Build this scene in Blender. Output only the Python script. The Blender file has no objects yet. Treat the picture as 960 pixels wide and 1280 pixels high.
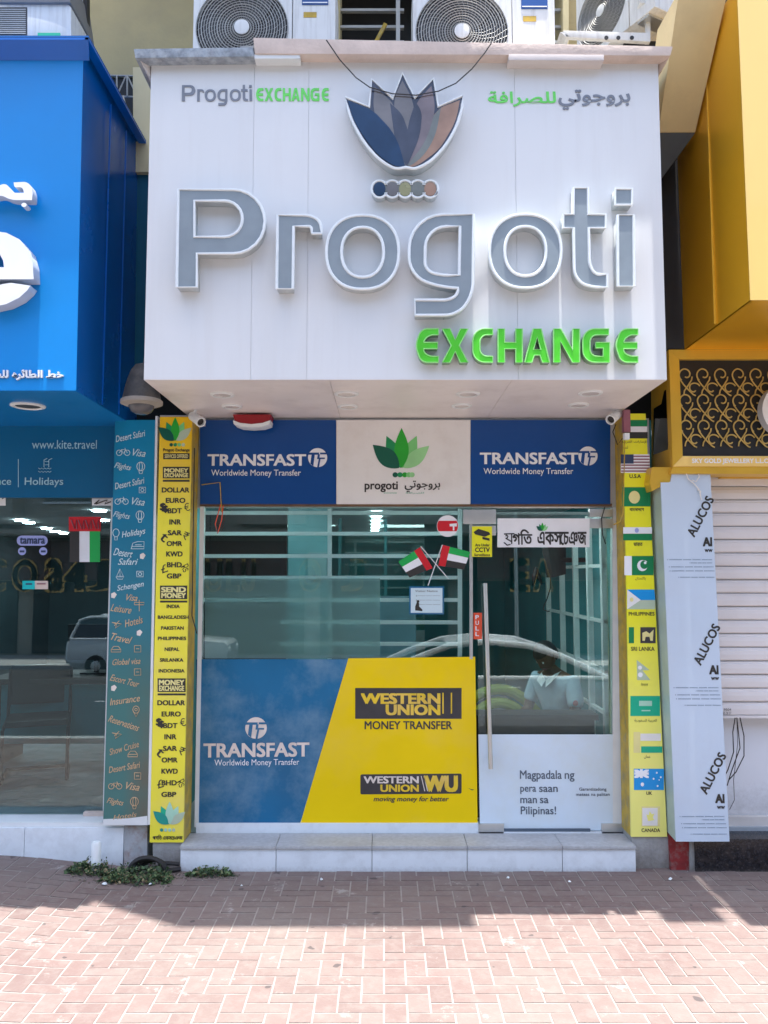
import bpy, bmesh, math, random
from mathutils import Vector, Matrix
R = math.radians
random.seed(7)
SC = bpy.context.scene
COL = SC.collection

# ------------------------------------------------------------------ camera
CAMH = 1.85
TH = math.atan(78 / 1000.0)
cam_data = bpy.data.cameras.new('camera')
cam = bpy.data.objects.new('camera', cam_data)
COL.objects.link(cam)
cam.location = (0, 0, CAMH)
cam.rotation_euler = (math.pi / 2 + TH, 0, 0)
cam_data.sensor_fit = 'HORIZONTAL'
cam_data.sensor_width = 36
cam_data.lens = 1000 / 960 * 36
cam_data.clip_start = 0.05
cam_data.clip_end = 2000
SC.camera = cam

# ------------------------------------------------------------------ sky, sun, exposure
SUN_S = 0.079                      # shadow shift (m towards the shop) per metre of height
SUN_EL = math.atan(1 / SUN_S)
w = bpy.data.worlds.new('World')
SC.world = w
w.use_nodes = True
nt = w.node_tree
sky = nt.nodes.new('ShaderNodeTexSky')
sky.sky_type = 'NISHITA'
sky.sun_disc = False
sky.sun_elevation = SUN_EL
sky.sun_rotation = math.pi
sky.air_density = 1.0
sky.dust_density = 2.5
sky.ozone_density = 1.0
nt.links.new(sky.outputs[0], nt.nodes['Background'].inputs[0])
nt.nodes['Background'].inputs[1].default_value = 0.15
sl = bpy.data.lights.new('sun', 'SUN')
sl.energy = 3.25
sl.angle = R(0.53)
sl.color = (1.0, 0.96, 0.91)
so = bpy.data.objects.new('sun', sl)
COL.objects.link(so)
so.rotation_euler = (math.atan(SUN_S), 0, 0)
so.location = (0, -2, 30)
SC.view_settings.view_transform = 'Standard'
SC.view_settings.look = 'None'
SC.view_settings.gamma = 1
SC.view_settings.use_curve_mapping = False
SC.view_settings.exposure = 1.85
try:
    SC.cycles.max_bounces = 8
    SC.cycles.transparent_max_bounces = 16
except Exception:
    pass

# ------------------------------------------------------------------ measuring
CT, ST = math.cos(TH), math.sin(TH)
def P(px, py, Y):
    u = (px - 480) / 1000.0; v = (640 - py) / 1000.0
    t = Y / (CT - v * ST)
    return Vector((u * t, Y, CAMH + t * (ST + v * CT)))
def G(px, py, z=0.0):
    u = (px - 480) / 1000.0; v = (640 - py) / 1000.0
    t = (z - CAMH) / (ST + v * CT)
    return Vector((u * t, t * (CT - v * ST), z))
def ZZ(py, Y): return P(480, py, Y).z

# ------------------------------------------------------------------ materials
def lin(c):
    return tuple((x / 255 / 12.92 if x / 255 <= 0.04045 else ((x / 255 + 0.055) / 1.055) ** 2.4) for x in c)
def nd(nt, t, **k):
    n = nt.nodes.new(t)
    for a, b in k.items(): setattr(n, a, b)
    return n
MATS = {}
def mat(name, col, rough=0.5, metal=0.0, var=0.12, scale=6.0, bump=0.0, bscale=60.0, dirt=None, dirt_amt=0.0,
        dirt_scale=2.0, streak=False, coat=0.0, emit=None, es=0.0, objrand=0.0, spec=0.5):
    """procedural painted / printed / mineral surface: base colour mottled by noise, optional dirt and relief"""
    if name in MATS: return MATS[name]
    m = bpy.data.materials.new(name); m.use_nodes = True
    n = m.node_tree; bs = n.nodes['Principled BSDF']
    geo = nd(n, 'ShaderNodeNewGeometry')
    noi = nd(n, 'ShaderNodeTexNoise'); noi.inputs['Scale'].default_value = scale; noi.inputs['Detail'].default_value = 6
    n.links.new(geo.outputs['Position'], noi.inputs['Vector'])
    mr = nd(n, 'ShaderNodeMapRange'); mr.inputs[1].default_value = 0.3; mr.inputs[2].default_value = 0.7
    mr.inputs[3].default_value = 1 - var; mr.inputs[4].default_value = 1 + var * 0.6
    n.links.new(noi.outputs[0], mr.inputs[0])
    mul = nd(n, 'ShaderNodeVectorMath', operation='SCALE'); mul.inputs[0].default_value = col[:3]
    n.links.new(mr.outputs[0], mul.inputs['Scale'])
    out = mul.outputs[0]
    if objrand:
        oi = nd(n, 'ShaderNodeObjectInfo')
        m2 = nd(n, 'ShaderNodeMapRange'); m2.inputs[3].default_value = 1 - objrand; m2.inputs[4].default_value = 1 + objrand
        n.links.new(oi.outputs['Random'], m2.inputs[0])
        mu2 = nd(n, 'ShaderNodeVectorMath', operation='SCALE'); n.links.new(out, mu2.inputs[0]); n.links.new(m2.outputs[0], mu2.inputs['Scale'])
        out = mu2.outputs[0]
    if dirt:
        n2 = nd(n, 'ShaderNodeTexNoise'); n2.inputs['Scale'].default_value = dirt_scale; n2.inputs['Detail'].default_value = 9; n2.inputs['Roughness'].default_value = 0.65
        mp = nd(n, 'ShaderNodeMapping'); mp.inputs['Location'].default_value = (3.1, 1.7, 0.4)
        if streak: mp.inputs['Scale'].default_value = (5, 5, 0.35)
        n.links.new(geo.outputs['Position'], mp.inputs[0]); n.links.new(mp.outputs[0], n2.inputs['Vector'])
        r2 = nd(n, 'ShaderNodeMapRange'); r2.inputs[1].default_value = 0.48; r2.inputs[2].default_value = 0.78; r2.inputs[4].default_value = dirt_amt
        n.links.new(n2.outputs[0], r2.inputs[0])
        mx = nd(n, 'ShaderNodeMix', data_type='RGBA'); mx.inputs[7].default_value = (*dirt, 1)
        n.links.new(r2.outputs[0], mx.inputs[0]); n.links.new(out, mx.inputs[6]); out = mx.outputs[2]
    n.links.new(out, bs.inputs['Base Color'])
    rr = nd(n, 'ShaderNodeMapRange'); rr.inputs[3].default_value = max(0, rough - 0.08); rr.inputs[4].default_value = min(1, rough + 0.1)
    n.links.new(noi.outputs[0], rr.inputs[0]); n.links.new(rr.outputs[0], bs.inputs['Roughness'])
    bs.inputs['Metallic'].default_value = metal
    bs.inputs['Coat Weight'].default_value = coat
    bs.inputs['Specular IOR Level'].default_value = spec
    if bump:
        bn = nd(n, 'ShaderNodeTexNoise'); bn.inputs['Scale'].default_value = bscale; bn.inputs['Detail'].default_value = 5
        n.links.new(geo.outputs['Position'], bn.inputs['Vector'])
        bp = nd(n, 'ShaderNodeBump'); bp.inputs['Strength'].default_value = bump; bp.inputs['Distance'].default_value = 0.01
        n.links.new(bn.outputs[0], bp.inputs['Height']); n.links.new(bp.outputs[0], bs.inputs['Normal'])
    if emit:
        bs.inputs['Emission Color'].default_value = (*emit, 1); bs.inputs['Emission Strength'].default_value = es
    MATS[name] = m
    return m
def s(r, g, b, k=1.0):
    return tuple(min(0.9, x * k) for x in lin((r, g, b)))
def glass(name, tint, refl=0.06, rough=0.0, ior=1.5):
    if name in MATS: return MATS[name]
    m = bpy.data.materials.new(name); m.use_nodes = True; n = m.node_tree; n.nodes.clear()
    o = nd(n, 'ShaderNodeOutputMaterial'); mx = nd(n, 'ShaderNodeMixShader')
    tr = nd(n, 'ShaderNodeBsdfTransparent'); tr.inputs[0].default_value = (*tint, 1)
    gl = nd(n, 'ShaderNodeBsdfGlossy'); gl.inputs['Roughness'].default_value = rough; gl.inputs[0].default_value = (0.95, 1, 1, 1)
    fr = nd(n, 'ShaderNodeFresnel'); fr.inputs[0].default_value = ior
    ad = nd(n, 'ShaderNodeMath', operation='ADD', use_clamp=True); ad.inputs[1].default_value = refl
    n.links.new(fr.outputs[0], ad.inputs[0]); n.links.new(ad.outputs[0], mx.inputs[0])
    n.links.new(tr.outputs[0], mx.inputs[1]); n.links.new(gl.outputs[0], mx.inputs[2]); n.links.new(mx.outputs[0], o.inputs[0])
    MATS[name] = m; return m
def frosted(name, col, diff=0.45, rough=0.35):
    m = bpy.data.materials.new(name); m.use_nodes = True; n = m.node_tree; n.nodes.clear()
    o = nd(n, 'ShaderNodeOutputMaterial'); mx = nd(n, 'ShaderNodeMixShader'); mx.inputs[0].default_value = diff
    rf = nd(n, 'ShaderNodeBsdfRefraction'); rf.inputs['Roughness'].default_value = rough; rf.inputs['IOR'].default_value = 1.12; rf.inputs[0].default_value = (0.8, 0.95, 0.95, 1)
    df = nd(n, 'ShaderNodeBsdfDiffuse'); df.inputs[0].default_value = (*col, 1)
    tp = nd(n, 'ShaderNodeBsdfTransparent'); tp.inputs[0].default_value = (0.9, 0.97, 0.97, 1)
    m2 = nd(n, 'ShaderNodeMixShader'); m2.inputs[0].default_value = 0.72
    n.links.new(rf.outputs[0], m2.inputs[1]); n.links.new(tp.outputs[0], m2.inputs[2]); n.links.new(m2.outputs[0], mx.inputs[1]); n.links.new(df.outputs[0], mx.inputs[2]); n.links.new(mx.outputs[0], o.inputs[0])
    MATS[name] = m; return m

# ------------------------------------------------------------------ object helpers
def origin_of(o):
    while o is not None:
        if o.parent is None: return Vector(o.location)
        o = o.parent
    return Vector((0, 0, 0))
def tag(o, label=None, cat=None, group=None, kind=None):
    if label: o['label'] = label
    if cat: o['category'] = cat
    if group: o['group'] = group
    if kind: o['kind'] = kind
    return o
def thing(name, label, cat, loc=(0, 0, 0), group=None):
    o = bpy.data.objects.new(name, None); COL.objects.link(o)
    o.location = loc; o.empty_display_size = 0.2
    return tag(o, label, cat, group)
def link(name, me, parent=None, base=None):
    """me holds world coordinates; rebased to its thing's origin"""
    o = bpy.data.objects.new(name, me); COL.objects.link(o)
    if parent is not None:
        org = origin_of(parent); o.parent = parent
        me.transform(Matrix.Translation(-org))
    elif base is not None:
        me.transform(Matrix.Translation(-Vector(base))); o.location = base
    return o
class MB:
    """collects shapes in one mesh"""
    def __init__(self): self.v = []; self.f = []; self.m = []; self.mats = []
    def mi(self, m):
        if m not in self.mats: self.mats.append(m)
        return self.mats.index(m)
    def add(self, vs, fs, m):
        k = len(self.v); self.v += [tuple(p) for p in vs]; i = self.mi(m)
        for f in fs: self.f.append([a + k for a in f]); self.m.append(i)
        return self
    def box(self, a, b, m):
        (x0, y0, z0), (x1, y1, z1) = a, b
        vs = [(x, y, z) for z in (z0, z1) for y in (y0, y1) for x in (x0, x1)]
        return self.add(vs, [(0, 2, 3, 1), (4, 5, 7, 6), (0, 1, 5, 4), (2, 6, 7, 3), (1, 3, 7, 5), (0, 4, 6, 2)], m)
    def prism(self, pts, d, m):
        """pts: world points of a planar outline, pushed back by d along +Y (or vector d)"""
        d = Vector((0, d, 0)) if not isinstance(d, Vector) else d
        n = len(pts); vs = [Vector(p) for p in pts] + [Vector(p) + d for p in pts]
        fs = [tuple(range(n)), tuple(range(2 * n - 1, n - 1, -1))] + [(i, i + n, (i + 1) % n + n, (i + 1) % n) for i in range(n)]
        return self.add(vs, fs, m)
    def px(self, pts, Y, d, m):
        return self.prism([P(a, b, Y) for a, b in pts], d, m)
    def rect(self, x0, y0, x1, y1, Y, d, m):
        return self.px([(x0, y0), (x0, y1), (x1, y1), (x1, y0)], Y, d, m)
    def disc(self, cx, cy, r, Y, d, m, n=24, ry=None):
        ry = ry or r
        return self.px([(cx + r * math.cos(2 * math.pi * i / n), cy + ry * math.sin(2 * math.pi * i / n)) for i in range(n)], Y, d, m)
    def tube(self, pts, r, m, n=8, closed=False):
        pts = [Vector(p) for p in pts]; k = len(pts); vs = []; fs = []
        up0 = None
        for i, p in enumerate(pts):
            a = pts[(i - 1) % k] if (closed or i) else p
            b = pts[(i + 1) % k] if (closed or i < k - 1) else p
            t = (b - a); t = t.normalized() if t.length > 1e-9 else Vector((0, 0, 1))
            if up0 is None: up0 = Vector((0, 1, 0)) if abs(t.y) < 0.9 else Vector((1, 0, 0))
            s1 = t.cross(up0)
            s1 = s1.normalized() if s1.length > 1e-6 else Vector((1, 0, 0))
            s2 = s1.cross(t).normalized(); rr = r[i] if isinstance(r, (list, tuple)) else r
            for j in range(n):
                an = 2 * math.pi * j / n
                vs.append(p + (s1 * math.cos(an) + s2 * math.sin(an)) * rr)
        for i in range(k if closed else k - 1):
            for j in range(n):
                fs.append((i * n + j, i * n + (j + 1) % n, ((i + 1) % k) * n + (j + 1) % n, ((i + 1) % k) * n + j))
        if not closed: fs += [tuple(range(n))[::-1], tuple(range((k - 1) * n, k * n))]
        return self.add(vs, fs, m)
    def lathe(self, prof, c, axis, m, n=24):
        """prof: (radius, distance along axis); c centre; axis vector"""
        ax = Vector(axis).normalized(); c = Vector(c)
        e1 = ax.orthogonal().normalized(); e2 = ax.cross(e1); vs = []; fs = []
        for (r, h) in prof:
            for j in range(n):
                a = 2 * math.pi * j / n; vs.append(c + ax * h + (e1 * math.cos(a) + e2 * math.sin(a)) * r)
        for i in range(len(prof) - 1):
            for j in range(n): fs.append((i * n + j, i * n + (j + 1) % n, (i + 1) * n + (j + 1) % n, (i + 1) * n + j))
        fs += [tuple(range(n))[::-1], tuple(range((len(prof) - 1) * n, len(prof) * n))]
        return self.add(vs, fs, m)
    def mesh(self, name, bevel=0, smooth=False):
        me = bpy.data.meshes.new(name); me.from_pydata(self.v, [], self.f)
        for m in self.mats: me.materials.append(m)
        me.polygons.foreach_set('material_index', self.m)
        bm = bmesh.new(); bm.from_mesh(me)
        bmesh.ops.recalc_face_normals(bm, faces=bm.faces)
        if bevel:
            es = [e for e in bm.edges if e.is_manifold and e.calc_face_angle(0) > 0.6]
            bmesh.ops.bevel(bm, geom=es, offset=bevel, segments=2, affect='EDGES', clamp_overlap=True, profile=0.7)
        bm.to_mesh(me); bm.free()
        if smooth:
            for p in me.polygons: p.use_smooth = True
            try: me.set_sharp_from_angle(angle=R(35))
            except Exception: pass
        return me
    def build(self, name, parent=None, base=None, bevel=0, smooth=False):
        return link(name, self.mesh(name, bevel, smooth or bevel > 0), parent, base)

def rp(pts, seg=6):
    """rounded outline: pts (x, y[, radius])"""
    out = []; n = len(pts)
    for i in range(n):
        p = Vector(pts[i][:2]); r = pts[i][2] if len(pts[i]) > 2 else 0
        if not r: out.append(tuple(p)); continue
        a = Vector(pts[i - 1][:2]) - p; b = Vector(pts[(i + 1) % n][:2]) - p
        rn = lambda q: (q[2] if len(q) > 2 else 0)
        r = min(r, a.length * .99 * r / (r + rn(pts[i - 1])), b.length * .99 * r / (r + rn(pts[(i + 1) % n])))
        p0 = p + a.normalized() * r; p1 = p + b.normalized() * r
        for k in range(seg + 1):
            t = k / seg
            # conic weighting close to a circular arc
            wq = 0.7071
            den = (1 - t) ** 2 + 2 * wq * t * (1 - t) + t * t
            out.append(tuple(((1 - t) ** 2 * p0 + 2 * wq * t * (1 - t) * p + t * t * p1) / den))
    return out
def ell(cx, cy, rx, ry, n=40):
    return [(cx + rx * math.cos(2 * math.pi * i / n), cy + ry * math.sin(2 * math.pi * i / n)) for i in range(n)]
def curve_mesh(loops, depth, fill=True, offset=0.0):
    """loops in metres (x, z); returns mesh filled, thickness depth, front at local z=+depth/2"""
    cu = bpy.data.curves.new('tmp', 'CURVE'); cu.dimensions = '2D'; cu.fill_mode = 'BOTH'
    cu.extrude = depth / 2; cu.offset = offset
    for lp in loops:
        sp = cu.splines.new('POLY'); sp.points.add(len(lp) - 1)
        for i, (a, b) in enumerate(lp): sp.points[i].co = (a, b, 0, 1)
        sp.use_cyclic_u = True
    ob = bpy.data.objects.new('tmp', cu); me = bpy.data.meshes.new_from_object(ob)
    bpy.data.objects.remove(ob); bpy.data.curves.remove(cu)
    return me
def shape(name, loops_px, Y, depth, m, parent, side=None):
    """outline(s) with holes given in picture measure on the plane Y (front), thickness going back"""
    lp = []
    for l in loops_px:
        q = [P(a, b, Y) for a, b in l]; lp.append([(p.x, p.z) for p in q])
    me = curve_mesh(lp, depth)
    M = Matrix(((1, 0, 0, 0), (0, 0, -1, Y + depth / 2), (0, 1, 0, 0), (0, 0, 0, 1)))
    me.transform(M); me.name = name
    me.materials.append(m)
    if side:
        me.materials.append(side)
        for p in me.polygons:
            if abs(p.normal.y) < 0.5: p.material_index = 1
    return link(name, me, parent)
from mathutils.geometry import tessellate_polygon
def glyph_loops(st, shear=0.0, spacing=1.0, align='LEFT', ls=1.0):
    cu = bpy.data.curves.new('tmp', 'FONT'); cu.body = st; cu.size = 1; cu.fill_mode = 'NONE'
    cu.shear = shear; cu.resolution_u = 3; cu.space_character = spacing; cu.align_x = align; cu.space_line = ls
    ob = bpy.data.objects.new('tmp', cu); me = bpy.data.meshes.new_from_object(ob)
    bpy.data.objects.remove(ob); bpy.data.curves.remove(cu)
    nb = {}
    for e in me.edges:
        a, b = e.vertices; nb.setdefault(a, []).append(b); nb.setdefault(b, []).append(a)
    seen = set(); loops = []
    for st0 in sorted(nb):
        if st0 in seen: continue
        lp = [st0]; seen.add(st0); prev = None; cur = st0
        # keep the stored winding: the loop's points follow one another in index order
        while True:
            nx = [k for k in nb[cur] if k not in seen]
            if not nx: break
            nx = (cur + 1) if (cur + 1) in nx else nx[0]
            seen.add(nx); lp.append(nx); cur = nx
        pts = [Vector(me.vertices[k].co[:2]) for k in lp]
        q = []
        for p in pts:
            if not q or (p - q[-1]).length > 1e-4: q.append(p)
        if len(q) > 2 and (q[0] - q[-1]).length < 1e-4: q.pop()
        if len(q) > 2: loops.append(q)
    bpy.data.meshes.remove(me)
    return loops
def area(l): return sum(l[i - 1].x * l[i].y - l[i].x * l[i - 1].y for i in range(len(l))) / 2
def inside(p, l):
    c = False
    for i in range(len(l)):
        a, b = l[i - 1], l[i]
        if (a.y > p.y) != (b.y > p.y) and p.x < (b.x - a.x) * (p.y - a.y) / (b.y - a.y) + a.x: c = not c
    return c
def grow(l, d):
    """move an outline's points by d to its right-hand side"""
    out = []; n = len(l)
    for i in range(n):
        a = (l[i] - l[i - 1]); b = (l[(i + 1) % n] - l[i])
        if a.length < 1e-7 or b.length < 1e-7: out.append(l[i]); continue
        na = Vector((a.y, -a.x)).normalized(); nb = Vector((b.y, -b.x)).normalized()
        k = na + nb
        if k.length < 0.3: out.append(l[i] + na * d); continue
        k.normalize(); out.append(l[i] + k * d / max(0.55, k.dot(na)))
    return out
def text(st, x0, x1, y0, y1, Y, m, parent, rot=0, bold=0.0, shear=0.0, spacing=1.0, mirror=False, name='lettering', align='LEFT', ls=1.0, raised=0.0, side=None, base=None):
    loops = glyph_loops(st, shear, spacing, align, ls)
    if not loops: return None
    big = max(loops, key=lambda l: abs(area(l))); sg = 1 if area(big) > 0 else -1
    if bold and raised: loops = [grow(l, bold * sg) for l in loops]
    xs = [p.x for l in loops for p in l]; ys = [p.y for l in loops for p in l]
    cx, cy = (min(xs) + max(xs)) / 2, (min(ys) + max(ys)) / 2
    c = P((x0 + x1) / 2, (y0 + y1) / 2, Y)
    W = (P(x1, (y0 + y1) / 2, Y) - P(x0, (y0 + y1) / 2, Y)).x; H = P(480, y0, Y).z - P(480, y1, Y).z
    sx = W / max(1e-6, max(xs) - min(xs)) * (-1 if mirror else 1); sy = H / max(1e-6, max(ys) - min(ys))
    cr, sr = math.cos(R(rot)), math.sin(R(rot))
    outs = [l for l in loops if area(l) * sg > 0]; holes = [l for l in loops if area(l) * sg < 0]
    grp = [[o] for o in outs]
    for h in holes:
        best = None
        for g in grp:
            if inside(h[0], g[0]) and (best is None or abs(area(g[0])) < abs(area(best[0]))): best = g
        if best: best.append(h)
    mb = MB()
    def tr(p, y):
        a = (p.x - cx) * sx; b = (p.y - cy) * sy
        return (c.x + a * cr - b * sr, y, c.z + a * sr + b * cr)
    shifts = [Vector((0, 0))]
    if bold and not raised: shifts = [Vector((a_ * bold, b_ * bold)) for a_, b_ in ((-1, -.7), (1, -.7), (-1, .7), (1, .7), (0, 0))]
    for k, g in enumerate(grp):
        try: tris = tessellate_polygon([[Vector((p.x, p.y, 0)) for p in l] for l in g])
        except Exception: continue
        flat = [p for l in g for p in l]
        for q_, d_ in enumerate(shifts):
            yy = Y - 0.00006 * (k % 3) - 0.0002 * q_
            mb.add([tr(p + d_, yy) for p in flat], [t for t in tris], m)
        if raised:
            for l in g:
                n = len(l)
                mb.add([tr(p, yy) for p in l] + [tr(p, Y + raised) for p in l], [(i, (i + 1) % n, (i + 1) % n + n, i + n) for i in range(n)], side or m)
    me = bpy.data.meshes.new(name); me.from_pydata(mb.v, [], mb.f)
    for q in mb.mats: me.materials.append(q)
    me.polygons.foreach_set('material_index', mb.m)
    return link(name, me, parent, base)

YG, YS, YT = 5.42, 4.34, 5.2      # glass plane, sign box front, yellow strips
def hgt(x, y=4):
    t = min(1, max(0, (-1.45 - x) / 1.1)); t = t * t * (3 - 2 * t)
    z = 0.075 * t
    if y < 2.4: z -= 0.3 * min(1, (2.4 - y) / 1.9)
    return z

M = {}
M['white'] = mat('white_clad', (0.71, 0.715, 0.715), 0.4, var=0.02, scale=2.0, dirt=(0.52, 0.48, 0.44), dirt_amt=0.25, dirt_scale=1.3, streak=True)
M['soffit'] = mat('soffit_panel', (0.78, 0.735, 0.71), 0.4, var=0.05, scale=3, dirt=(0.4, 0.33, 0.3), dirt_amt=0.35, dirt_scale=3)
M['trim'] = mat('letter_trim', (0.78, 0.82, 0.83), 0.35, var=0.05, scale=20)
M['side'] = mat('letter_return', (0.50, 0.54, 0.55), 0.35, metal=0.3, var=0.1, scale=20)
M['grey'] = mat('letter_face', (0.25, 0.295, 0.325), 0.35, var=0.08, scale=9)
M['greyprint'] = mat('grey_print', (0.20, 0.22, 0.26), 0.5, var=0.1, scale=15)
M['green'] = mat('green_letter', (0.09, 0.62, 0.03), 0.35, var=0.15, scale=9, spec=0.5)
M['greenprint'] = mat('green_print', (0.15, 0.72, 0.12), 0.45, var=0.12, scale=15)
M['concrete'] = mat('weathered_granite', (0.30, 0.34, 0.38), 0.85, var=0.35, scale=28, bump=0.5, bscale=40, dirt=(0.6, 0.62, 0.64), dirt_amt=0.6, dirt_scale=14)
M['plaster'] = mat('peach_plaster', (0.66, 0.54, 0.47), 0.8, var=0.12, scale=8, bump=0.25, bscale=50, dirt=(0.35, 0.28, 0.24), dirt_amt=0.4, dirt_scale=5)
M['plaster2'] = mat('pale_batten', (0.62, 0.56, 0.53), 0.7, var=0.08)
M['beige'] = mat('beige_wall', (0.46, 0.38, 0.20), 0.85, var=0.1, scale=3, bump=0.2, bscale=40, dirt=(0.3, 0.26, 0.18), dirt_amt=0.4, dirt_scale=2)
M['cream'] = mat('cream_paint', (0.72, 0.62, 0.36), 0.7, var=0.06, scale=3, dirt=(0.4, 0.34, 0.22), dirt_amt=0.35, dirt_scale=2.5)
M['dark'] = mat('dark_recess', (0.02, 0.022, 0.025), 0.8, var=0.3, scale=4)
M['black'] = mat('black_plastic', (0.015, 0.015, 0.017), 0.45, var=0.2, scale=20)
M['acwhite'] = mat('ac_casing', (0.70, 0.71, 0.70), 0.45, var=0.06, scale=5, dirt=(0.32, 0.30, 0.27), dirt_amt=0.5, dirt_scale=7, streak=True)
M['wire'] = mat('fan_wire', (0.42, 0.42, 0.40), 0.5, metal=0.4, var=0.1)
M['fan'] = mat('fan_blade', (0.05, 0.052, 0.056), 0.5, var=0.2)
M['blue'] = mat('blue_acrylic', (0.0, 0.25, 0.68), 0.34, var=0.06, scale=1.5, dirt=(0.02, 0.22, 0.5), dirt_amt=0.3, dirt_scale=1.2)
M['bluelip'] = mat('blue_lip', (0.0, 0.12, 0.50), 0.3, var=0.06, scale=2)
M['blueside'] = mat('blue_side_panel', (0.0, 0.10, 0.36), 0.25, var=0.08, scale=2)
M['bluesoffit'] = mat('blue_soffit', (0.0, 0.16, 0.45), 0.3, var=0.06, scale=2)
M['teal'] = mat('teal_transom', (0.0, 0.13, 0.29), 0.3, var=0.08, scale=2)
M['tealwall'] = mat('teal_wall', (0.0, 0.10, 0.17), 0.4, var=0.1, scale=2)
M['tfblue'] = mat('royal_blue_print', (0.0, 0.062, 0.27), 0.3, var=0.12, scale=1.6)
M['pwhite'] = mat('offwhite_print', (0.82, 0.81, 0.785), 0.45, var=0.04, scale=3, dirt=(0.5, 0.42, 0.36), dirt_amt=0.3, dirt_scale=4)
M['print_white'] = mat('white_print', (0.85, 0.86, 0.88), 0.45, var=0.04, scale=9)
M['warm_white'] = mat('aged_white_print', (0.78, 0.68, 0.60), 0.5, var=0.15, scale=14)
M['stickblue'] = mat('faded_blue_sticker', (0.0, 0.13, 0.28), 0.36, bump=0.12, bscale=7, var=0.18, scale=2.2, dirt=(0.16, 0.29, 0.40), dirt_amt=1.0, dirt_scale=2.6)
M['wuyellow'] = mat('yellow_sticker', (0.90, 0.63, 0.0), 0.42, bump=0.1, bscale=6, spec=0.25, var=0.05, scale=2.5, dirt=(0.80, 0.55, 0.12), dirt_amt=0.4, dirt_scale=2)
M['wublack'] = mat('faded_black_print', (0.045, 0.042, 0.045), 0.45, var=0.25, scale=6)
M['wugold'] = mat('amber_print', (0.85, 0.58, 0.03), 0.4, var=0.2, scale=9, dirt=(0.8, 0.55, 0.35), dirt_amt=0.5, dirt_scale=6)
M['strip'] = mat('yellow_strip', (0.88, 0.78, 0.05), 0.4, var=0.06, scale=2, dirt=(0.82, 0.62, 0.25), dirt_amt=0.7, dirt_scale=1.6)
M['stripR'] = mat('yellow_flag_strip', (0.88, 0.85, 0.02), 0.35, var=0.06, scale=2, dirt=(0.6, 0.5, 0.1), dirt_amt=0.35, dirt_scale=8)
M['stripside'] = mat('weathered_amber_return', (0.55, 0.36, 0.03), 0.5, var=0.3, scale=12, dirt=(0.16, 0.2, 0.18), dirt_amt=0.8, dirt_scale=14)
M['ink'] = mat('black_ink', (0.03, 0.028, 0.025), 0.5, var=0.1)
M['kitestrip'] = mat('faded_teal_strip', (0.0, 0.20, 0.36), 0.35, var=0.15, scale=2)
M['steel'] = mat('brushed_steel', (0.60, 0.61, 0.60), 0.38, metal=0.8, var=0.03, scale=20)
M['alu'] = mat('white_aluminium', (0.74, 0.76, 0.76), 0.4, var=0.05, scale=12)
M['bar'] = mat('white_grille_paint', (0.88, 0.90, 0.90), 0.4, var=0.03)
M['marble'] = mat('white_marble_tile', (0.76, 0.81, 0.85), 0.3, var=0.04, scale=4, dirt=(0.42, 0.43, 0.44), dirt_amt=0.4, dirt_scale=9)
M['tread'] = mat('grey_tread_tile', (0.46, 0.47, 0.48), 0.5, var=0.15, scale=40, dirt=(0.28, 0.27, 0.27), dirt_amt=0.5, dirt_scale=5)
M['frost'] = mat('pale_door_film', (0.66, 0.77, 0.86), 0.42, bump=0.1, bscale=6, var=0.03, scale=4, dirt=(0.6, 0.62, 0.5), dirt_amt=0.35, dirt_scale=3)
M['filmtext'] = mat('slate_print', (0.09, 0.12, 0.16), 0.5)
M['glass'] = glass('tinted_glass', (0.88, 0.985, 0.975), 0.01)
M['door_glass'] = glass('door_pane_glass', (0.88, 0.985, 0.975), 0.045)
M['kglass'] = glass('dark_shop_glass', (0.72, 0.86, 0.88), 0.03)
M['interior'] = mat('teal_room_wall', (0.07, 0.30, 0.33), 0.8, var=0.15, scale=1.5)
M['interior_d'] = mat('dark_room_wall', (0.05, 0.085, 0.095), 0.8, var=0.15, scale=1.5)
M['roomfloor'] = mat('room_floor_tile', (0.34, 0.36, 0.36), 0.3, var=0.1)
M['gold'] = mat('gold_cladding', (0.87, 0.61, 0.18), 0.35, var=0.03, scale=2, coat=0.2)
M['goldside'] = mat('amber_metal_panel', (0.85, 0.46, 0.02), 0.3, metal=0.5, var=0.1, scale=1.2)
M['goldframe'] = mat('gold_frame', (0.74, 0.45, 0.05), 0.3, metal=0.3, var=0.06, scale=4)
M['granite'] = mat('black_granite', (0.016, 0.016, 0.02), 0.25, var=0.7, scale=60, dirt=(0.09, 0.07, 0.06), dirt_amt=0.6, dirt_scale=25)
M['film'] = mat('blue_protective_film', (0.53, 0.63, 0.74), 0.42, bump=0.12, bscale=7, var=0.03, scale=2, dirt=(0.5, 0.52, 0.56), dirt_amt=0.4, dirt_scale=1.5)
M['shutter'] = mat('shutter_slat', (0.74, 0.71, 0.70), 0.45, var=0.04, scale=6, dirt=(0.5, 0.42, 0.38), dirt_amt=0.3, dirt_scale=2)
M['wallwhite'] = mat('white_render', (0.74, 0.76, 0.80), 0.6, var=0.04, scale=3)
M['redpaint'] = mat('flaking_red_paint', (0.28, 0.02, 0.02), 0.7, var=0.3, scale=12, dirt=(0.25, 0.22, 0.2), dirt_amt=0.9, dirt_scale=16, bump=0.3)
M['darkred'] = mat('alarm_red', (0.30, 0.008, 0.015), 0.35)
M['red'] = mat('red_print', (0.62, 0.01, 0.02), 0.4, var=0.08)
M['orange'] = mat('orange_red_sticker', (0.80, 0.10, 0.04), 0.4, var=0.08)
M['flaggreen'] = mat('flag_green', (0.0, 0.22, 0.07), 0.4, var=0.08)
M['brightgreen'] = mat('bright_green_print', (0.01, 0.42, 0.08), 0.4, var=0.08)
M['navy'] = mat('navy_print', (0.03, 0.05, 0.12), 0.4, var=0.1)
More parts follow.
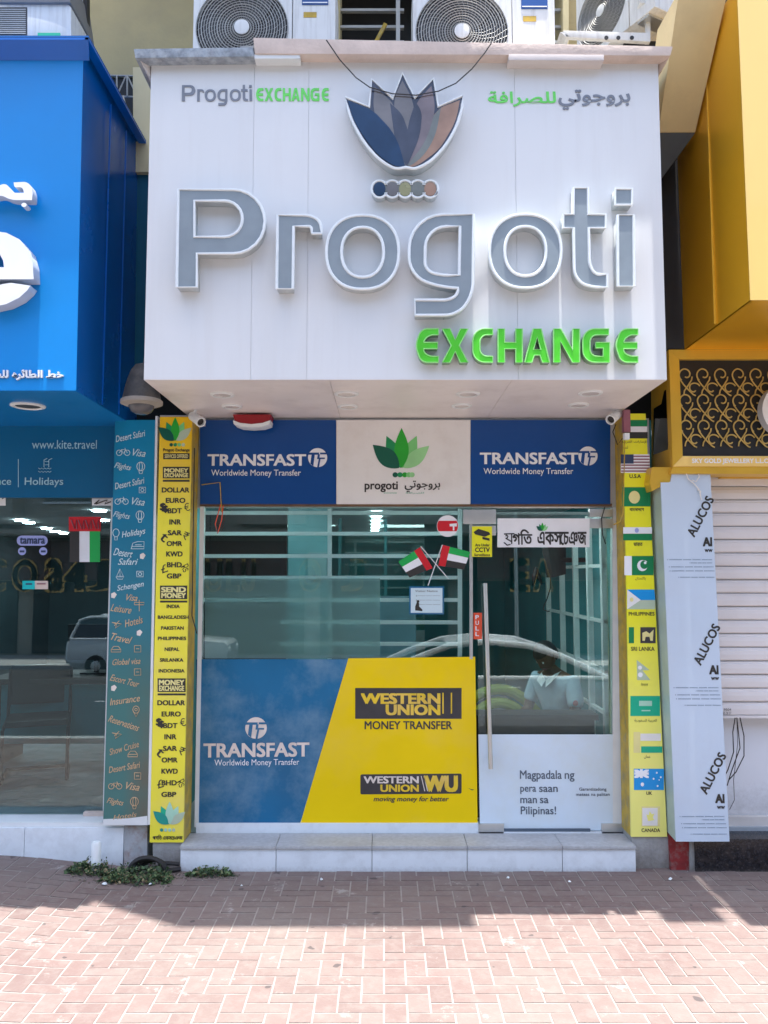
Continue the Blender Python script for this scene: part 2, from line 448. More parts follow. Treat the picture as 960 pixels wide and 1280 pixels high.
M['maroon'] = mat('faded_maroon_print', (0.28, 0.10, 0.13), 0.4, var=0.1)
M['cyan'] = mat('faded_blue_print', (0.0, 0.30, 0.72), 0.4, var=0.08)
M['palegreen'] = mat('faded_sage_print', (0.45, 0.55, 0.40), 0.45, var=0.08)
M['paleyellow'] = mat('pale_yellow_print', (0.80, 0.72, 0.30), 0.45, var=0.08)
M['sgreen'] = mat('emerald_print', (0.0, 0.42, 0.24), 0.4, var=0.06)
M['leaf1'] = mat('leaf_dark_teal', (0.0, 0.10, 0.06), 0.4); M['leaf2'] = mat('leaf_green', (0.01, 0.30, 0.10), 0.4)
M['leaf3'] = mat('leaf_mid', (0.02, 0.40, 0.03), 0.4); M['leaf4'] = mat('leaf_light', (0.20, 0.62, 0.20), 0.4); M['leaf5'] = mat('leaf_pale', (0.34, 0.72, 0.32), 0.4)
M['leafa'] = mat('leaf_aged_teal', (0.0, 0.30, 0.24), 0.4); M['leafb'] = mat('leaf_aged_pale', (0.40, 0.68, 0.52), 0.4)
M['chromeblue'] = mat('mirror_navy', (0.014, 0.04, 0.085), 0.16, metal=0.35, var=0.3, scale=7)
M['chromegrey'] = mat('mirror_taupe', (0.17, 0.15, 0.14), 0.18, metal=0.45, var=0.25, scale=7)
M['chromemid'] = mat('mirror_slate', (0.06, 0.065, 0.085), 0.16, metal=0.4, var=0.3, scale=7)
M['chromerose'] = mat('mirror_rose', (0.21, 0.16, 0.155), 0.2, metal=0.45, var=0.25, scale=7)
M['chromecopper'] = mat('mirror_copper', (0.36, 0.21, 0.14), 0.22, metal=0.45, var=0.25, scale=7)
M['beadolive'] = mat('mirror_olive', (0.30, 0.28, 0.14), 0.25, metal=0.3, var=0.2)
M['chromesage'] = mat('mirror_sage', (0.20, 0.20, 0.17), 0.2, metal=0.45, var=0.25, scale=7)
M['lamp_glass'] = mat('unlit_downlight_glass', (0.64, 0.59, 0.55), 0.25, var=0.05)
M['lamp_on'] = mat('lit_downlight', (0.9, 0.9, 0.9), 0.4, emit=(0.9, 0.97, 1.0), es=40)
M['joint'] = mat('pale_joint_sand', (0.31, 0.285, 0.26), 0.9, var=0.2, scale=14, dirt=(0.16, 0.13, 0.12), dirt_amt=0.5, dirt_scale=5)
M['asphalt'] = mat('asphalt', (0.05, 0.05, 0.052), 0.9, var=0.3, scale=30, bump=0.3)
M['kerb'] = mat('kerb_concrete', (0.42, 0.41, 0.39), 0.85, var=0.15, scale=12)
M['farwall'] = mat('far_building_render', (0.34, 0.30, 0.25), 0.8, var=0.1, scale=0.6)
M['farwin'] = mat('far_window_glass', (0.02, 0.03, 0.035), 0.15, var=0.3)
M['brownsign'] = mat('brown_sign_band', (0.12, 0.05, 0.045), 0.6, var=0.1)
M['goldletter'] = mat('ochre_letter', (0.75, 0.42, 0.10), 0.5, var=0.1)
M['carwhite'] = mat('white_car_paint', (0.82, 0.83, 0.84), 0.25, var=0.02, coat=0.8)
M['carsilver'] = mat('pearl_car_paint', (0.62, 0.66, 0.68), 0.25, var=0.02, coat=0.8)
M['carglass'] = mat('car_glass', (0.01, 0.014, 0.016), 0.05, var=0.1, spec=0.7)
M['tyre'] = mat('tyre_rubber', (0.02, 0.02, 0.02), 0.8)
M['skin'] = mat('skin', (0.13, 0.065, 0.04), 0.5, var=0.08, scale=20)
M['hair'] = mat('black_hair', (0.006, 0.006, 0.006), 0.55, var=0.3, scale=60, bump=0.5, bscale=150)
M['shirt'] = mat('pale_blue_shirt', (0.40, 0.51, 0.60), 0.8, var=0.08, scale=18, bump=0.3, bscale=18)
M['trouser'] = mat('dark_trouser', (0.02, 0.022, 0.03), 0.85)
M['lime'] = mat('olive_chair_fabric', (0.26, 0.30, 0.04), 0.7, var=0.15, scale=12)
M['wood'] = mat('desk_laminate', (0.05, 0.035, 0.03), 0.4, var=0.3, scale=6)
M['paper'] = mat('notice_paper', (0.58, 0.72, 0.76), 0.5, var=0.04)
M['lilac'] = mat('lilac_sticker', (0.36, 0.40, 0.72), 0.4, var=0.05)
M['camshell'] = mat('dusty_camera_shell', (0.055, 0.055, 0.055), 0.65, var=0.4, scale=26, dirt=(0.17, 0.145, 0.11), dirt_amt=0.6, dirt_scale=10)
M['camdome'] = mat('smoked_dome', (0.10, 0.10, 0.11), 0.12, var=0.1)
M['cable'] = mat('black_cable', (0.02, 0.018, 0.018), 0.6)
M['cordw'] = mat('white_cord', (0.75, 0.73, 0.70), 0.6)
M['plant'] = mat('weed_leaf', (0.05, 0.10, 0.035), 0.7, var=0.5, scale=40)
M['mud'] = mat('soil', (0.12, 0.10, 0.08), 0.95, var=0.3, scale=20, bump=0.4)
M['stub'] = mat('bare_concrete', (0.36, 0.36, 0.35), 0.9, var=0.15, scale=14, dirt=(0.2, 0.2, 0.2), dirt_amt=0.6, dirt_scale=12, bump=0.4, bscale=60)
M['poster'] = mat('torn_poster', (0.42, 0.44, 0.46), 0.7, var=0.2, scale=12, dirt=(0.24, 0.10, 0.05), dirt_amt=0.9, dirt_scale=14)

def splash_grime(m, z0, z1, col=(0.16, 0.135, 0.115), amt=0.8):
    """mud splashes on the foot of a wall: a speckled band of real dirt up to z1"""
    n = m.node_tree; bs = n.nodes['Principled BSDF']; old = bs.inputs['Base Color'].links[0].from_socket
    geo = nd(n, 'ShaderNodeNewGeometry'); sp = nd(n, 'ShaderNodeSeparateXYZ'); n.links.new(geo.outputs['Position'], sp.inputs[0])
    mr = nd(n, 'ShaderNodeMapRange'); mr.inputs[1].default_value = z1; mr.inputs[2].default_value = z0; n.links.new(sp.outputs[2], mr.inputs[0])
    no = nd(n, 'ShaderNodeTexNoise'); no.inputs['Scale'].default_value = 32; no.inputs['Detail'].default_value = 9; no.inputs['Roughness'].default_value = .75
    n.links.new(geo.outputs['Position'], no.inputs['Vector'])
    a = nd(n, 'ShaderNodeMath', operation='ADD'); n.links.new(mr.outputs[0], a.inputs[0]); n.links.new(no.outputs[0], a.inputs[1])
    r = nd(n, 'ShaderNodeMapRange'); r.inputs[1].default_value = .85; r.inputs[2].default_value = 1.5; r.inputs[4].default_value = amt; n.links.new(a.outputs[0], r.inputs[0])
    k = nd(n, 'ShaderNodeMix', data_type='RGBA'); k.inputs[7].default_value = (*col, 1)
    n.links.new(r.outputs[0], k.inputs[0]); n.links.new(old, k.inputs[6]); n.links.new(k.outputs[2], bs.inputs['Base Color'])
def strip_fade(m, z0, z1, col, x=None):
    """the upper end of the print kept its deeper ink, the rest is bleached"""
    n = m.node_tree; bs = n.nodes['Principled BSDF']; old = bs.inputs['Base Color'].links[0].from_socket
    geo = nd(n, 'ShaderNodeNewGeometry'); sp = nd(n, 'ShaderNodeSeparateXYZ'); n.links.new(geo.outputs['Position'], sp.inputs[0])
    mr = nd(n, 'ShaderNodeMapRange'); mr.inputs[1].default_value = z0; mr.inputs[2].default_value = z1; n.links.new(sp.outputs[2], mr.inputs[0])
    k = nd(n, 'ShaderNodeMix', data_type='RGBA'); k.inputs[7].default_value = (*col, 1)
    n.links.new(mr.outputs[0], k.inputs[0]); n.links.new(old, k.inputs[6]); n.links.new(k.outputs[2], bs.inputs['Base Color'])
strip_fade(M['strip'], 2.2, 2.85, (.88, .52, .0)); strip_fade(M['stripR'], 1.6, .6, (.88, .84, .22))
splash_grime(M['marble'], -.03, .06, amt=.5); splash_grime(M['stub'], -.02, .22); splash_grime(M['wallwhite'], .25, .6, amt=.4); splash_grime(M['granite'], -.03, .05, (.12, .11, .10), .5)
def kite_strip_fade():
    """the teal strip's print is bleached greener and rusty towards its foot: fade follows the object's height"""
    m = M['kitestrip']; n = m.node_tree; bs = n.nodes['Principled BSDF']
    geo = nd(n, 'ShaderNodeNewGeometry'); sp = nd(n, 'ShaderNodeSeparateXYZ'); n.links.new(geo.outputs['Position'], sp.inputs[0])
    mr = nd(n, 'ShaderNodeMapRange'); mr.inputs[1].default_value = 2.4; mr.inputs[2].default_value = 1.1
    n.links.new(sp.outputs[2], mr.inputs[0])
    mx = nd(n, 'ShaderNodeMix', data_type='RGBA'); mx.inputs[7].default_value = (0.05, 0.17, 0.16, 1)
    old = bs.inputs['Base Color'].links[0].from_socket
    n.links.new(mr.outputs[0], mx.inputs[0]); n.links.new(old, mx.inputs[6])
    no = nd(n, 'ShaderNodeTexNoise'); no.inputs['Scale'].default_value = 7; no.inputs['Detail'].default_value = 8
    n.links.new(geo.outputs['Position'], no.inputs['Vector'])
    sx = nd(n, 'ShaderNodeMapRange'); sx.inputs[1].default_value = -1.66; sx.inputs[2].default_value = -1.52
    n.links.new(sp.outputs[0], sx.inputs[0])
    sz = nd(n, 'ShaderNodeMapRange'); sz.inputs[1].default_value = 1.5; sz.inputs[2].default_value = 0.5; n.links.new(sp.outputs[2], sz.inputs[0])
    a = nd(n, 'ShaderNodeMath', operation='MULTIPLY'); n.links.new(sx.outputs[0], a.inputs[0]); n.links.new(sz.outputs[0], a.inputs[1])
    b = nd(n, 'ShaderNodeMath', operation='MULTIPLY', use_clamp=True); n.links.new(a.outputs[0], b.inputs[0]); n.links.new(no.outputs[0], b.inputs[1])
    m2 = nd(n, 'ShaderNodeMix', data_type='RGBA'); m2.inputs[7].default_value = (0.16, 0.085, 0.04, 1)
    n.links.new(b.outputs[0], m2.inputs[0]); n.links.new(mx.outputs[2], m2.inputs[6]); n.links.new(m2.outputs[2], bs.inputs['Base Color'])
kite_strip_fade()

def paver_material():
    m = bpy.data.materials.new('faded_red_paver'); m.use_nodes = True; n = m.node_tree; bs = n.nodes['Principled BSDF']
    geo = nd(n, 'ShaderNodeNewGeometry')
    oi = nd(n, 'ShaderNodeObjectInfo')
    ri = nd(n, 'ShaderNodeMath', operation='ADD'); n.links.new(oi.outputs['Random'], ri.inputs[0]); n.links.new(geo.outputs['Random Per Island'], ri.inputs[1])
    fr = nd(n, 'ShaderNodeMath', operation='FRACT'); n.links.new(ri.outputs[0], fr.inputs[0])
    cr = nd(n, 'ShaderNodeValToRGB'); n.links.new(fr.outputs[0], cr.inputs[0])
    e = cr.color_ramp.elements; e[0].color = (0.155, 0.107, 0.097, 1); e[1].color = (0.188, 0.138, 0.124, 1)
    x = e.new(0.5); x.color = (0.172, 0.118, 0.106, 1)
    def noise(sc, det, loc=(0, 0, 0), ro=0.6):
        t = nd(n, 'ShaderNodeTexNoise'); t.inputs['Scale'].default_value = sc; t.inputs['Detail'].default_value = det; t.inputs['Roughness'].default_value = ro
        mp = nd(n, 'ShaderNodeMapping'); mp.inputs['Location'].default_value = loc
        n.links.new(geo.outputs['Position'], mp.inputs[0]); n.links.new(mp.outputs[0], t.inputs[0]); return t
    def over(prev, fac, a, b, amt, col):
        r = nd(n, 'ShaderNodeMapRange'); r.inputs[1].default_value = a; r.inputs[2].default_value = b; r.inputs[4].default_value = amt
        n.links.new(fac, r.inputs[0]); k = nd(n, 'ShaderNodeMix', data_type='RGBA'); k.inputs[7].default_value = (*col, 1)
        n.links.new(r.outputs[0], k.inputs[0]); n.links.new(prev, k.inputs[6]); return k.outputs[2]
    c = cr.outputs[0]
    c = over(c, noise(1.1, 4, (2, 5, 1)).outputs[0], 0.38, 0.75, 0.5, (0.22, 0.19, 0.165))     # bleached, dusty zones
    c = over(c, noise(14, 9, (0, 0, 3), 0.7).outputs[0], 0.46, 0.72, 0.5, (0.24, 0.218, 0.195))  # dust in the pores
    c = over(c, noise(4.5, 10, (7, 1, 0), 0.75).outputs[0], 0.59, 0.65, 0.6, (0.40, 0.38, 0.35))  # worn pale flecks
    c = over(c, noise(10, 2, (1, 9, 2), 0.4).outputs[0], 0.71, 0.73, 0.8, (0.06, 0.05, 0.05)) # gum and oil spots
    n.links.new(c, bs.inputs['Base Color']); bs.inputs['Roughness'].default_value = 0.85
    bp = nd(n, 'ShaderNodeBump'); bp.inputs['Strength'].default_value = 0.35; bp.inputs['Distance'].default_value = 0.01
    n.links.new(noise(70, 5).outputs[0], bp.inputs['Height']); n.links.new(bp.outputs[0], bs.inputs['Normal'])
    return m
M['paver'] = paver_material()

# ================================================================== ground, road, pavement
mb = MB(); mb.add([(-900, -900, -1.45), (900, -900, -1.45), (900, 900, -1.45), (-900, 900, -1.45)], [(0, 1, 2, 3)], M['mud'])
tag(mb.build('ground'), kind='structure')
mb = MB(); mb.add([(-300, -16, -1.30), (300, -16, -1.30), (300, 0.32, -0.452), (-300, 0.32, -0.452)], [(0, 1, 2, 3)], M['asphalt'])
road = tag(mb.build('road'), kind='structure')
for i in range(-5, 6):
    mb = MB(); mb.add([(i * 5 + a_, -6 + b_, -0.452 + (-6 + b_ - .32) / 16.32 * .848 + .005) for a_, b_ in ((-1, -.06), (1, -.06), (1, .06), (-1, .06))], [(0, 1, 2, 3)], M['wallwhite']); mb.build('lane_mark', road)
mb = MB(); nx, ny = 260, 40; vs = []
for j in range(ny + 1):
    for i in range(nx + 1):
        x = -12 + 24 * i / nx; y = 0.5 + 4.9 * j / ny; vs.append((x, y, hgt(x, y) - 0.0028))
mb.add(vs, [(j * (nx + 1) + i, j * (nx + 1) + i + 1, (j + 1) * (nx + 1) + i + 1, (j + 1) * (nx + 1) + i) for j in range(ny) for i in range(nx)], M['joint'])
pavement = tag(mb.build('pavement'), kind='structure')
kerb = bpy.data.objects.new('kerb', None); COL.objects.link(kerb); kerb['kind'] = 'structure'
for i in range(-12, 12):
    mb = MB(); mb.box((i * 1.0 + 0.005, 0.33, -0.5), (i * 1.0 + 0.995, 0.5, hgt(i, 0.5) - 0.004), M['kerb']); mb.build('kerb_stone', kerb, bevel=0.012)
W = 0.1; WD = 0.077; cells = []     # pavers are laid with a shorter module in depth
for c in range(-62, 62):
    for r in range(7, 69):
        k = (c - r) % 4
        if k == 0: cells.append((c * W + W, r * WD + WD / 2, 0))
        elif k == 3: cells.append((c * W + W / 2, r * WD + WD, 1))
vis = []; rest = []
for (x, y, v) in cells:
    if y > 5.28: continue
    if y > 3.3:
        d = Vector((x, y, -CAMH)); t = y * CT + -CAMH * ST
        u = x / t; vv = (-CAMH * CT - y * ST) / t
        if abs(u) < 0.5 and vv > -0.665: vis.append((t, x, y, v)); continue
    rest.append((x, y, v))
vis.sort(); rest += [(x, y, v) for t, x, y, v in vis[300:]]; vis = vis[:300]
def paver_mesh(a, b):
    mb = MB(); g = 0.0042
    mb.box((-a + g, -b + g, -0.03), (a - g, b - g, 0), M['paver']); return mb.mesh('paver', bevel=0.0015)
pm = (paver_mesh(W, WD / 2), paver_mesh(W / 2, WD))
for t, x, y, v in vis:
    o = bpy.data.objects.new('paver', pm[v]); COL.objects.link(o); o.parent = pavement
    z = hgt(x, y) + random.uniform(-0.0008, 0.0008)
    sl_ = (hgt(x + 0.05) - hgt(x - 0.05)) / 0.1
    o.location = (x, y, z); o.rotation_euler = (Matrix.Rotation(-math.atan(sl_) + random.uniform(-.006, .006), 3, 'Y') @ Matrix.Rotation(random.uniform(-.006, .006), 3, 'X') @ Matrix.Rotation(random.uniform(-.012, .012), 3, 'Z')).to_euler()
mb = MB()
for (x, y, v) in rest:
    g = 0.0042; a, b = (W / 2 - g, WD - g) if v else (W - g, WD / 2 - g); z = hgt(x, y) + random.uniform(-.0015, .0015)
    zs = [hgt(x + sx * a, y + sy * b) - hgt(x, y) for sx, sy in ((-1, -1), (1, -1), (1, 1), (-1, 1))]
    vs = [(x - a, y - b, z + zs[0]), (x + a, y - b, z + zs[1]), (x + a, y + b, z + zs[2]), (x - a, y + b, z + zs[3])]
    vs += [(p[0], p[1], p[2] - 0.02) for p in vs]
    mb.add(vs, [(0, 1, 2, 3), (0, 4, 5, 1), (1, 5, 6, 2), (2, 6, 7, 3), (3, 7, 4, 0)], M['paver'])
tag(mb.build('paving_beyond', pavement), kind='stuff')

# ================================================================== upper building
ub = thing('apartment_building', 'beige upper storey wall rising behind the white and blue shop signs', 'building', (0, 5.8, 0))
mb = MB(); YW = 5.7
z95 = ZZ(95, YW); xl = P(425, 30, YW).x; xr = P(703, 30, YW).x; zt = ZZ(-60, YW)
mb.box((-9, YW, z95), (xl, YW + 0.25, 9), M['beige'])
mb.box((xl, YW, zt), (xr, YW + 0.25, 9), M['beige'])
mb.box((xr, YW, z95 - 0.6), (9, YW + 0.25, 9), M['beige'])
mb.build('wall', ub)
mb = MB(); mb.box((xl - .2, YW + .5, 4), (xr + .2, YW + .6, zt + 1.5), M['dark']); mb.box((xl - .2, YW + .25, 4.3), (xr + .2, YW + .5, 4.4), M['dark']); mb.build('opening_back', ub)  # the opening's shade is put into its near-black back
for y in (12, 33, 52):
    for a, b in ((425, 505), (683, 704)):
        mb = MB(); mb.rect(a, y - 1.6, b, y + 1.6, YW + 0.05, 0.03, M['wire']); mb.build('rail', ub)
mb = MB(); mb.px([(462, 62), (466, 62), (484, 30), (480, 28)], YW - 0.02, 0.02, M['stripside']); mb.build('brace', ub)
mb = MB(); mb.rect(495, -20, 500, 62, YW - 0.03, 0.03, M['wire']); mb.build('post', ub)
mb = MB(); mb.rect(704, -30, 711, 62, YW - 0.06, 0.05, M['cream']); mb.build('post', ub)
mb = MB(); mb.box((-9, YW + .02, 2.92), (9, YW + 0.2, z95 + .01), M['dark']); mb.build('lower_wall', ub)  # dark recess: its shade is put into the wall's colour
mb = MB(); mb.px([(166, 84), (167, 215), (215, 215), (215, 84)], 5.32, 0.36, M['cream']); mb.build('column', ub)
mb = MB(); mb.px([(166, 216), (163, 478), (215, 478), (215, 216)], 5.36, 0.3, M['tealwall']); mb.build('column_base', ub)
mb = MB(); mb.prism([P(849, -12, 4.2), P(823, 165, 4.72), P(869, 165, 4.72), P(910, -12, 4.2)], Vector((0, .35, .02)), M['cream']); mb.build('slanted_beam', ub)
mb = MB(); mb.prism([P(823, 166, 4.73), P(826, 224, 4.95), P(869, 166, 4.73)], Vector((0, .3, .0)), mat('shaded_beam_underside', (.10, .13, .17), .8)); mb.build('beam_foot', ub)  # shade under the beam is put into this dark grey
# balcony of the storey above (its edge draws the long shadow on the pavement)
mb = MB(); Zb = 7.5
pts = [(-2.6, 5.7), (-1.72, 4.14), (-1.08, 3.77), (0.485, 3.77), (0.485, 5.7)]
mb.prism([Vector((x, y, Zb)) for x, y in pts], Vector((0, 0, 0.18)), M['cream']); mb.build('balcony_slab', ub)
mb = MB(); mb.prism([Vector((x, y, Zb + .18)) for x, y in [(-1.06, 3.8), (0.46, 3.8), (0.46, 3.9), (-1.06, 3.9)]], Vector((0, 0, .9)), M['cream']); mb.build('balcony_parapet', ub)
mb = MB(); mb.box((-9, YW, 9), (9, 16, 16), M['beige']); mb.build('upper_block', ub)
mb = MB(); mb.box((1.50, 3.95, 6.0), (1.83, 5.7, 6.15), M['cream']); mb.build('unseen_shade_slab', ub)  # unseen slab added to shade the ground between the signs
# truss of the cable ladder beside the column
tr_ = thing('steel_truss', 'short steel lattice bracket between the blue sign and cream column', 'bracket', P(150, 120, 5.5))
mb = MB()
for y in (94, 120): mb.tube([P(118, y, 5.5), P(170, y + 1, 5.5)], .007, M['wire'], 6)
mb.build('chord', tr_)
for k, a in enumerate((120, 133, 146, 159)):
    mb = MB(); mb.tube([P(a, 94, 5.5), P(a + 12, 120, 5.5)] if k % 2 else [P(a + 12, 94, 5.5), P(a, 120, 5.5)], .006, M['wire'], 6); mb.build('brace', tr_)
    mb = MB(); mb.tube([P(a, 94, 5.49), P(a, 120, 5.49)], .006, M['wire'], 6); mb.build('upright', tr_)
cb = thing('cable_bundle', 'loose grey cables drooping between the blue sign and cream column', 'cables', P(158, 170, 5.3))
for k in range(4):
    mb = MB(); mb.tube([P(142 + 4 * k, 120, 5.3), P(150 + 3 * k, 132 + 4 * k, 5.25), P(158 + 2 * k, 150 + 3 * k, 5.25), P(166, 165 + 3 * k, 5.3)], .006, M['wire' if k % 2 else 'cable'], 6); mb.build('cable', cb)

# ================================================================== exchange shop shell
shop = thing('exchange_shop', 'money exchange shopfront with barred window and glass door under the white sign', 'shop', (0, YG, 0))
mb = MB()
x0 = -1.5; x1 = 1.72
mb.box((x0 - .08, YG + .03, 0.0), (x0 + 0.06, 11.6, 2.91), M['interior']); mb.build('side_wall', shop)
mb = MB(); mb.box((x1, YG + .03, 0), (x1 + .12, 11.6, 2.91), M['interior']); mb.build('side_wall', shop)
mb = MB(); mb.box((x0, 11.5, 0), (x1, 11.62, 2.9), M['interior']); mb.build('back_wall', shop)
mb = MB(); mb.box((x0, YG + .06, 2.45), (x1, 11.5, 2.55), M['wallwhite']); mb.build('ceiling', shop)
mb = MB(); mb.box((x0, YG + .05, 0), (x1, 11.5, 0.14), M['roomfloor']); mb.build('floor', shop)
mb = MB(); mb.box((x0 - .06, YG + .012, 2.3), (x1 + .1, YG + .02, 2.92), M['alu']); mb.build('transom_backing', shop)
mb = MB(); mb.rect(200, 519, 253, 530, 5.3, .1, M['soffit']); mb.build('filler', shop)
# window glass, frames, bars
zb = ZZ(1030, YG); 
mb = MB(); mb.rect(253, 634, 590, 1030, YG, .008, M['glass']); mb.build('window_pane', shop)
mb = MB(); mb.px([(250, 633), (243, 1034), (248, 1034), (255, 633)], YG - .012, .05, M['alu']); mb.build('window_frame', shop)
mb = MB(); mb.rect(245, 1029, 598, 1047, YG - .015, .06, M['marble']); mb.build('window_sill', shop)
mb = MB(); mb.rect(250, 629.5, 765, 633, YG - .012, .04, mat('rusty_trim', (.16, .09, .05), .6, var=.3, scale=15)); mb.build('head_trim', shop)
YB = YG + .05
for y in (641, 667, 695, 722, 750, 778, 805):
    mb = MB(); a = 255 if y < 740 or y == 750 else 350
    mb.rect(a, y - 2.3, 577, y + 2.3, YB, .016, M['bar']); mb.build('grille_bar', shop)
for x, y1 in ((412, 824), (575, 824)):
    mb = MB(); mb.rect(x - 2.6, 636, x + 2.6, y1, YB - .02, .018, M['bar']); mb.build('grille_bar', shop)
mb = MB(); mb.rect(256, 723, 475, 823, YG + .012, .003, frosted('frosted_film', (0.66, 0.72, 0.71), 0.36, 0.15)); mb.build('frosted_film', shop)
# door: glass leaf with patch fittings
door = None
mb = MB(); mb.px([(596, 640), (599, 1040), (782, 1040), (776, 640)], YG + .004, .01, M['door_glass']); door = mb.build('door', shop)
mb = MB(); mb.tube([P(606.5, 729, YG - .055), P(613.5, 961, YG - .055)], .0145, M['steel'], 14); mb.build('handle', door, smooth=True)
for a, b in ((607, 745), (613, 945)):
    mb = MB(); mb.tube([P(a, b, YG - .05), P(a, b, YG + .0)], .012, M['steel'], 10); mb.build('handle_standoff', door)
for q in ([(589, 652), (620, 652), (620, 656), (589, 656)],): pass
mb = MB(); mb.rect(590, 657, 620, 669, YG - .02, .045, M['steel']); mb.build('patch_fitting', door, bevel=.002)
mb = MB(); mb.disc(598, 660, 3.2, YG - .024, .006, M['steel'], 14, 2.2); mb.build('lock', door)
mb = MB(); mb.rect(598, 1030, 630, 1043, YG - .02, .045, M['steel']); mb.build('patch_fitting', door, bevel=.002)
mb = MB(); mb.rect(752, 1030, 783, 1043, YG - .02, .045, M['steel']); mb.build('patch_fitting', door, bevel=.002)
mb = MB(); mb.rect(737, 648, 766, 660, YG - .02, .045, M['steel']); mb.build('patch_fitting', door, bevel=.002)
mb = MB(); mb.rect(630, 1036, 738, 1043, YG - .014, .02, M['filmtext']); mb.build('door_seal', door)
for r in ((579, 637, 620, 655), (737, 636, 766, 646)):
    mb = MB(); mb.rect(*r, YG - .02, .045, M['steel']); mb.build('transom_fitting', shop, bevel=.002)
mb = MB(); mb.rect(587, 655, 591, 824, YG - .004, .02, M['steel']); mb.build('glass_channel', shop)
mb = MB(); mb.rect(766, 634, 778, 1044, YG - .004, .06, M['alu']); mb.build('door_jamb', shop)
mb = MB(); mb.rect(598, 640, 770, 643, YG + .02, .03, M['steel']); mb.build('door_head', shop)
mb = MB(); mb.rect(598, 1040, 790, 1047, YG - .02, .07, M['marble']); mb.build('threshold', shop)
# inner side grille (white frames behind the door on the side wall)
for yy in (5.75, 6.15, 6.6, 7.1, 7.7):
    mb = MB(); mb.box((1.56, yy, .14), (1.6, yy + .05, 2.3), M['alu']); mb.build('side_frame_post', shop)
for zz in (0.6, 0.85, 1.15, 1.5, 1.9, 2.25):
    mb = MB(); mb.box((1.57, 5.75, zz), (1.595, 7.7, zz + .025), M['alu']); mb.build('side_frame_rail', shop)
# doorstep: riser tiles and tread slabs
step = thing('doorstep', 'white tiled step with grey tread under the exchange shop window and door', 'step', (0, 5.3, 0))
ys0 = 5.16
def edge(px, y0, y1): return P(px, y0, ys0)
zt0 = ZZ(1061, ys0) 
xs = [P(p, 1075, ys0).x for p in (225, 345, 465, 584, 703, 795)]
for i in range(5):
    mb = MB(); mb.box((xs[i] + .002, ys0, -0.03), (xs[i + 1] - .002, ys0 + .02, zt0 - .003), M['marble']); mb.build('riser_tile', step, bevel=.0015)
for i in range(5):
    mb = MB(); mb.box((xs[i] + .0015, ys0 - .012, zt0), (xs[i + 1] - .0015, YG - .02, zt0 + .02), M['tread']); mb.build('tread_tile', step, bevel=.003)
mb = MB(); mb.box((xs[0] + .01, ys0 + .022, -.05), (xs[-1] - .01, YG + .05, zt0 - .002), M['stub']); mb.build('core', step)

# ================================================================== white sign box
sb = thing('exchange_sign', 'large white box sign with grey raised letters and lotus emblem over the exchange shop', 'sign', (0.1, YS, 2.92))
XL, XR = -1.325, 1.56; ZB, ZT = ZZ(474, YS), ZZ(69, YS)
# face panels with joints (joint lines at three widths)
def zx(x, y): return P(x, y, YS).x
js = [XL, zx(318, 100), zx(385, 250), zx(645, 250), XR]
for a, b in zip(js[:-1], js[1:]):
    mb = MB(); mb.box((a + .0008, YS, ZB), (b - .0008, YS + .004, ZT - .0), M['white']); mb.build('face_panel', sb)
mb = MB(); mb.box((XL + .002, YS + .005, ZB + .004), (XR - .002, YS + .3, ZT - .002), M['white']); mb.build('box_core', sb)
mb = MB(); mb.box((XL, YS + .0045, ZB + .002), (XL + .004, YG, ZT - .002), M['soffit']); mb.build('side_panel', sb)
mb = MB(); mb.box((XR - .004, YS + .0045, ZB + .002), (XR, YG, ZT - .002), M['soffit']); mb.build('side_panel', sb)
mb = MB(); mb.box((XL + .004, YS + .3, ZT - .03), (XR - .004, YG + .2, ZT - .004), M['stub']); mb.build('roof_board', sb)
soff = []
for a, b in zip([XL, zx(412, 474), zx(640, 474)], [zx(412, 474), zx(640, 474), XR]):
    mb = MB(); mb.box((a + .001, YS + .001, ZB - .004), (b - .001, YG + .03, ZB + .0), M['soffit']); soff.append(mb.build('soffit_panel', sb))
# downlights: front and rear rows
for i, (x, y) in enumerate([(278, 492), (433, 491), (585, 491), (738, 490), (290, 507), (435, 507), (577, 506), (723, 505)]):
    u = (x - 480) / 1000; v = (640 - y) / 1000
    t = (ZB - CAMH) / (ST + v * CT); c = Vector((u * t, t * (CT - v * ST), ZB - .004))
    mb = MB(); r = .072 if i < 4 else .066
    mb.lathe([(r, -.003), (r, .006), (r * .86, .012), (r * .74, .010), (r * .74, .0)], c, (0, 0, -1), M['alu'], 28); f = mb.build('downlight', sb, smooth=True)
    mb = MB(); mb.lathe([(r * .73, 0), (r * .7, .006), (.001, .007)], c, (0, 0, -1), M['lamp_glass'], 20); mb.build('lamp_glass', f, smooth=True)
# ledge
YL = YS - .07
mb = MB(); mb.px([(167, 61), (169, 72.5), (318, 70.5), (316, 59)], YL, .35, M['concrete']); mb.build('ledge_stone', sb, bevel=.004)
mb = MB(); mb.px([(316.5, 47), (318.5, 67), (838, 69.5), (841, 58)], YL - .004, .4, M['plaster']); mb.build('ledge_coping', sb, bevel=.004)
mb = MB(); mb.px([(318, 67.8), (318, 73), (375, 73), (375, 67.8)], YL + .004, .08, M['alu']); mb.build('ledge_batten', sb)
mb = MB(); mb.px([(636, 67.5), (636, 75), (755, 75.5), (755, 68.5)], YL - .008, .08, M['plaster2']); mb.build('ledge_batten', sb, bevel=.002)
mb = MB(); mb.prism([P(172, 70, YL + .01), P(188, 98, YL + .08), P(188, 70, YL + .08)], .2, M['soffit']); mb.build('ledge_bracket', sb)
mb = MB(); mb.prism([P(838, 69, YL + .01), P(823, 94, YL + .08), P(823, 69, YL + .08)], .2, M['plaster']); mb.build('ledge_bracket', sb)
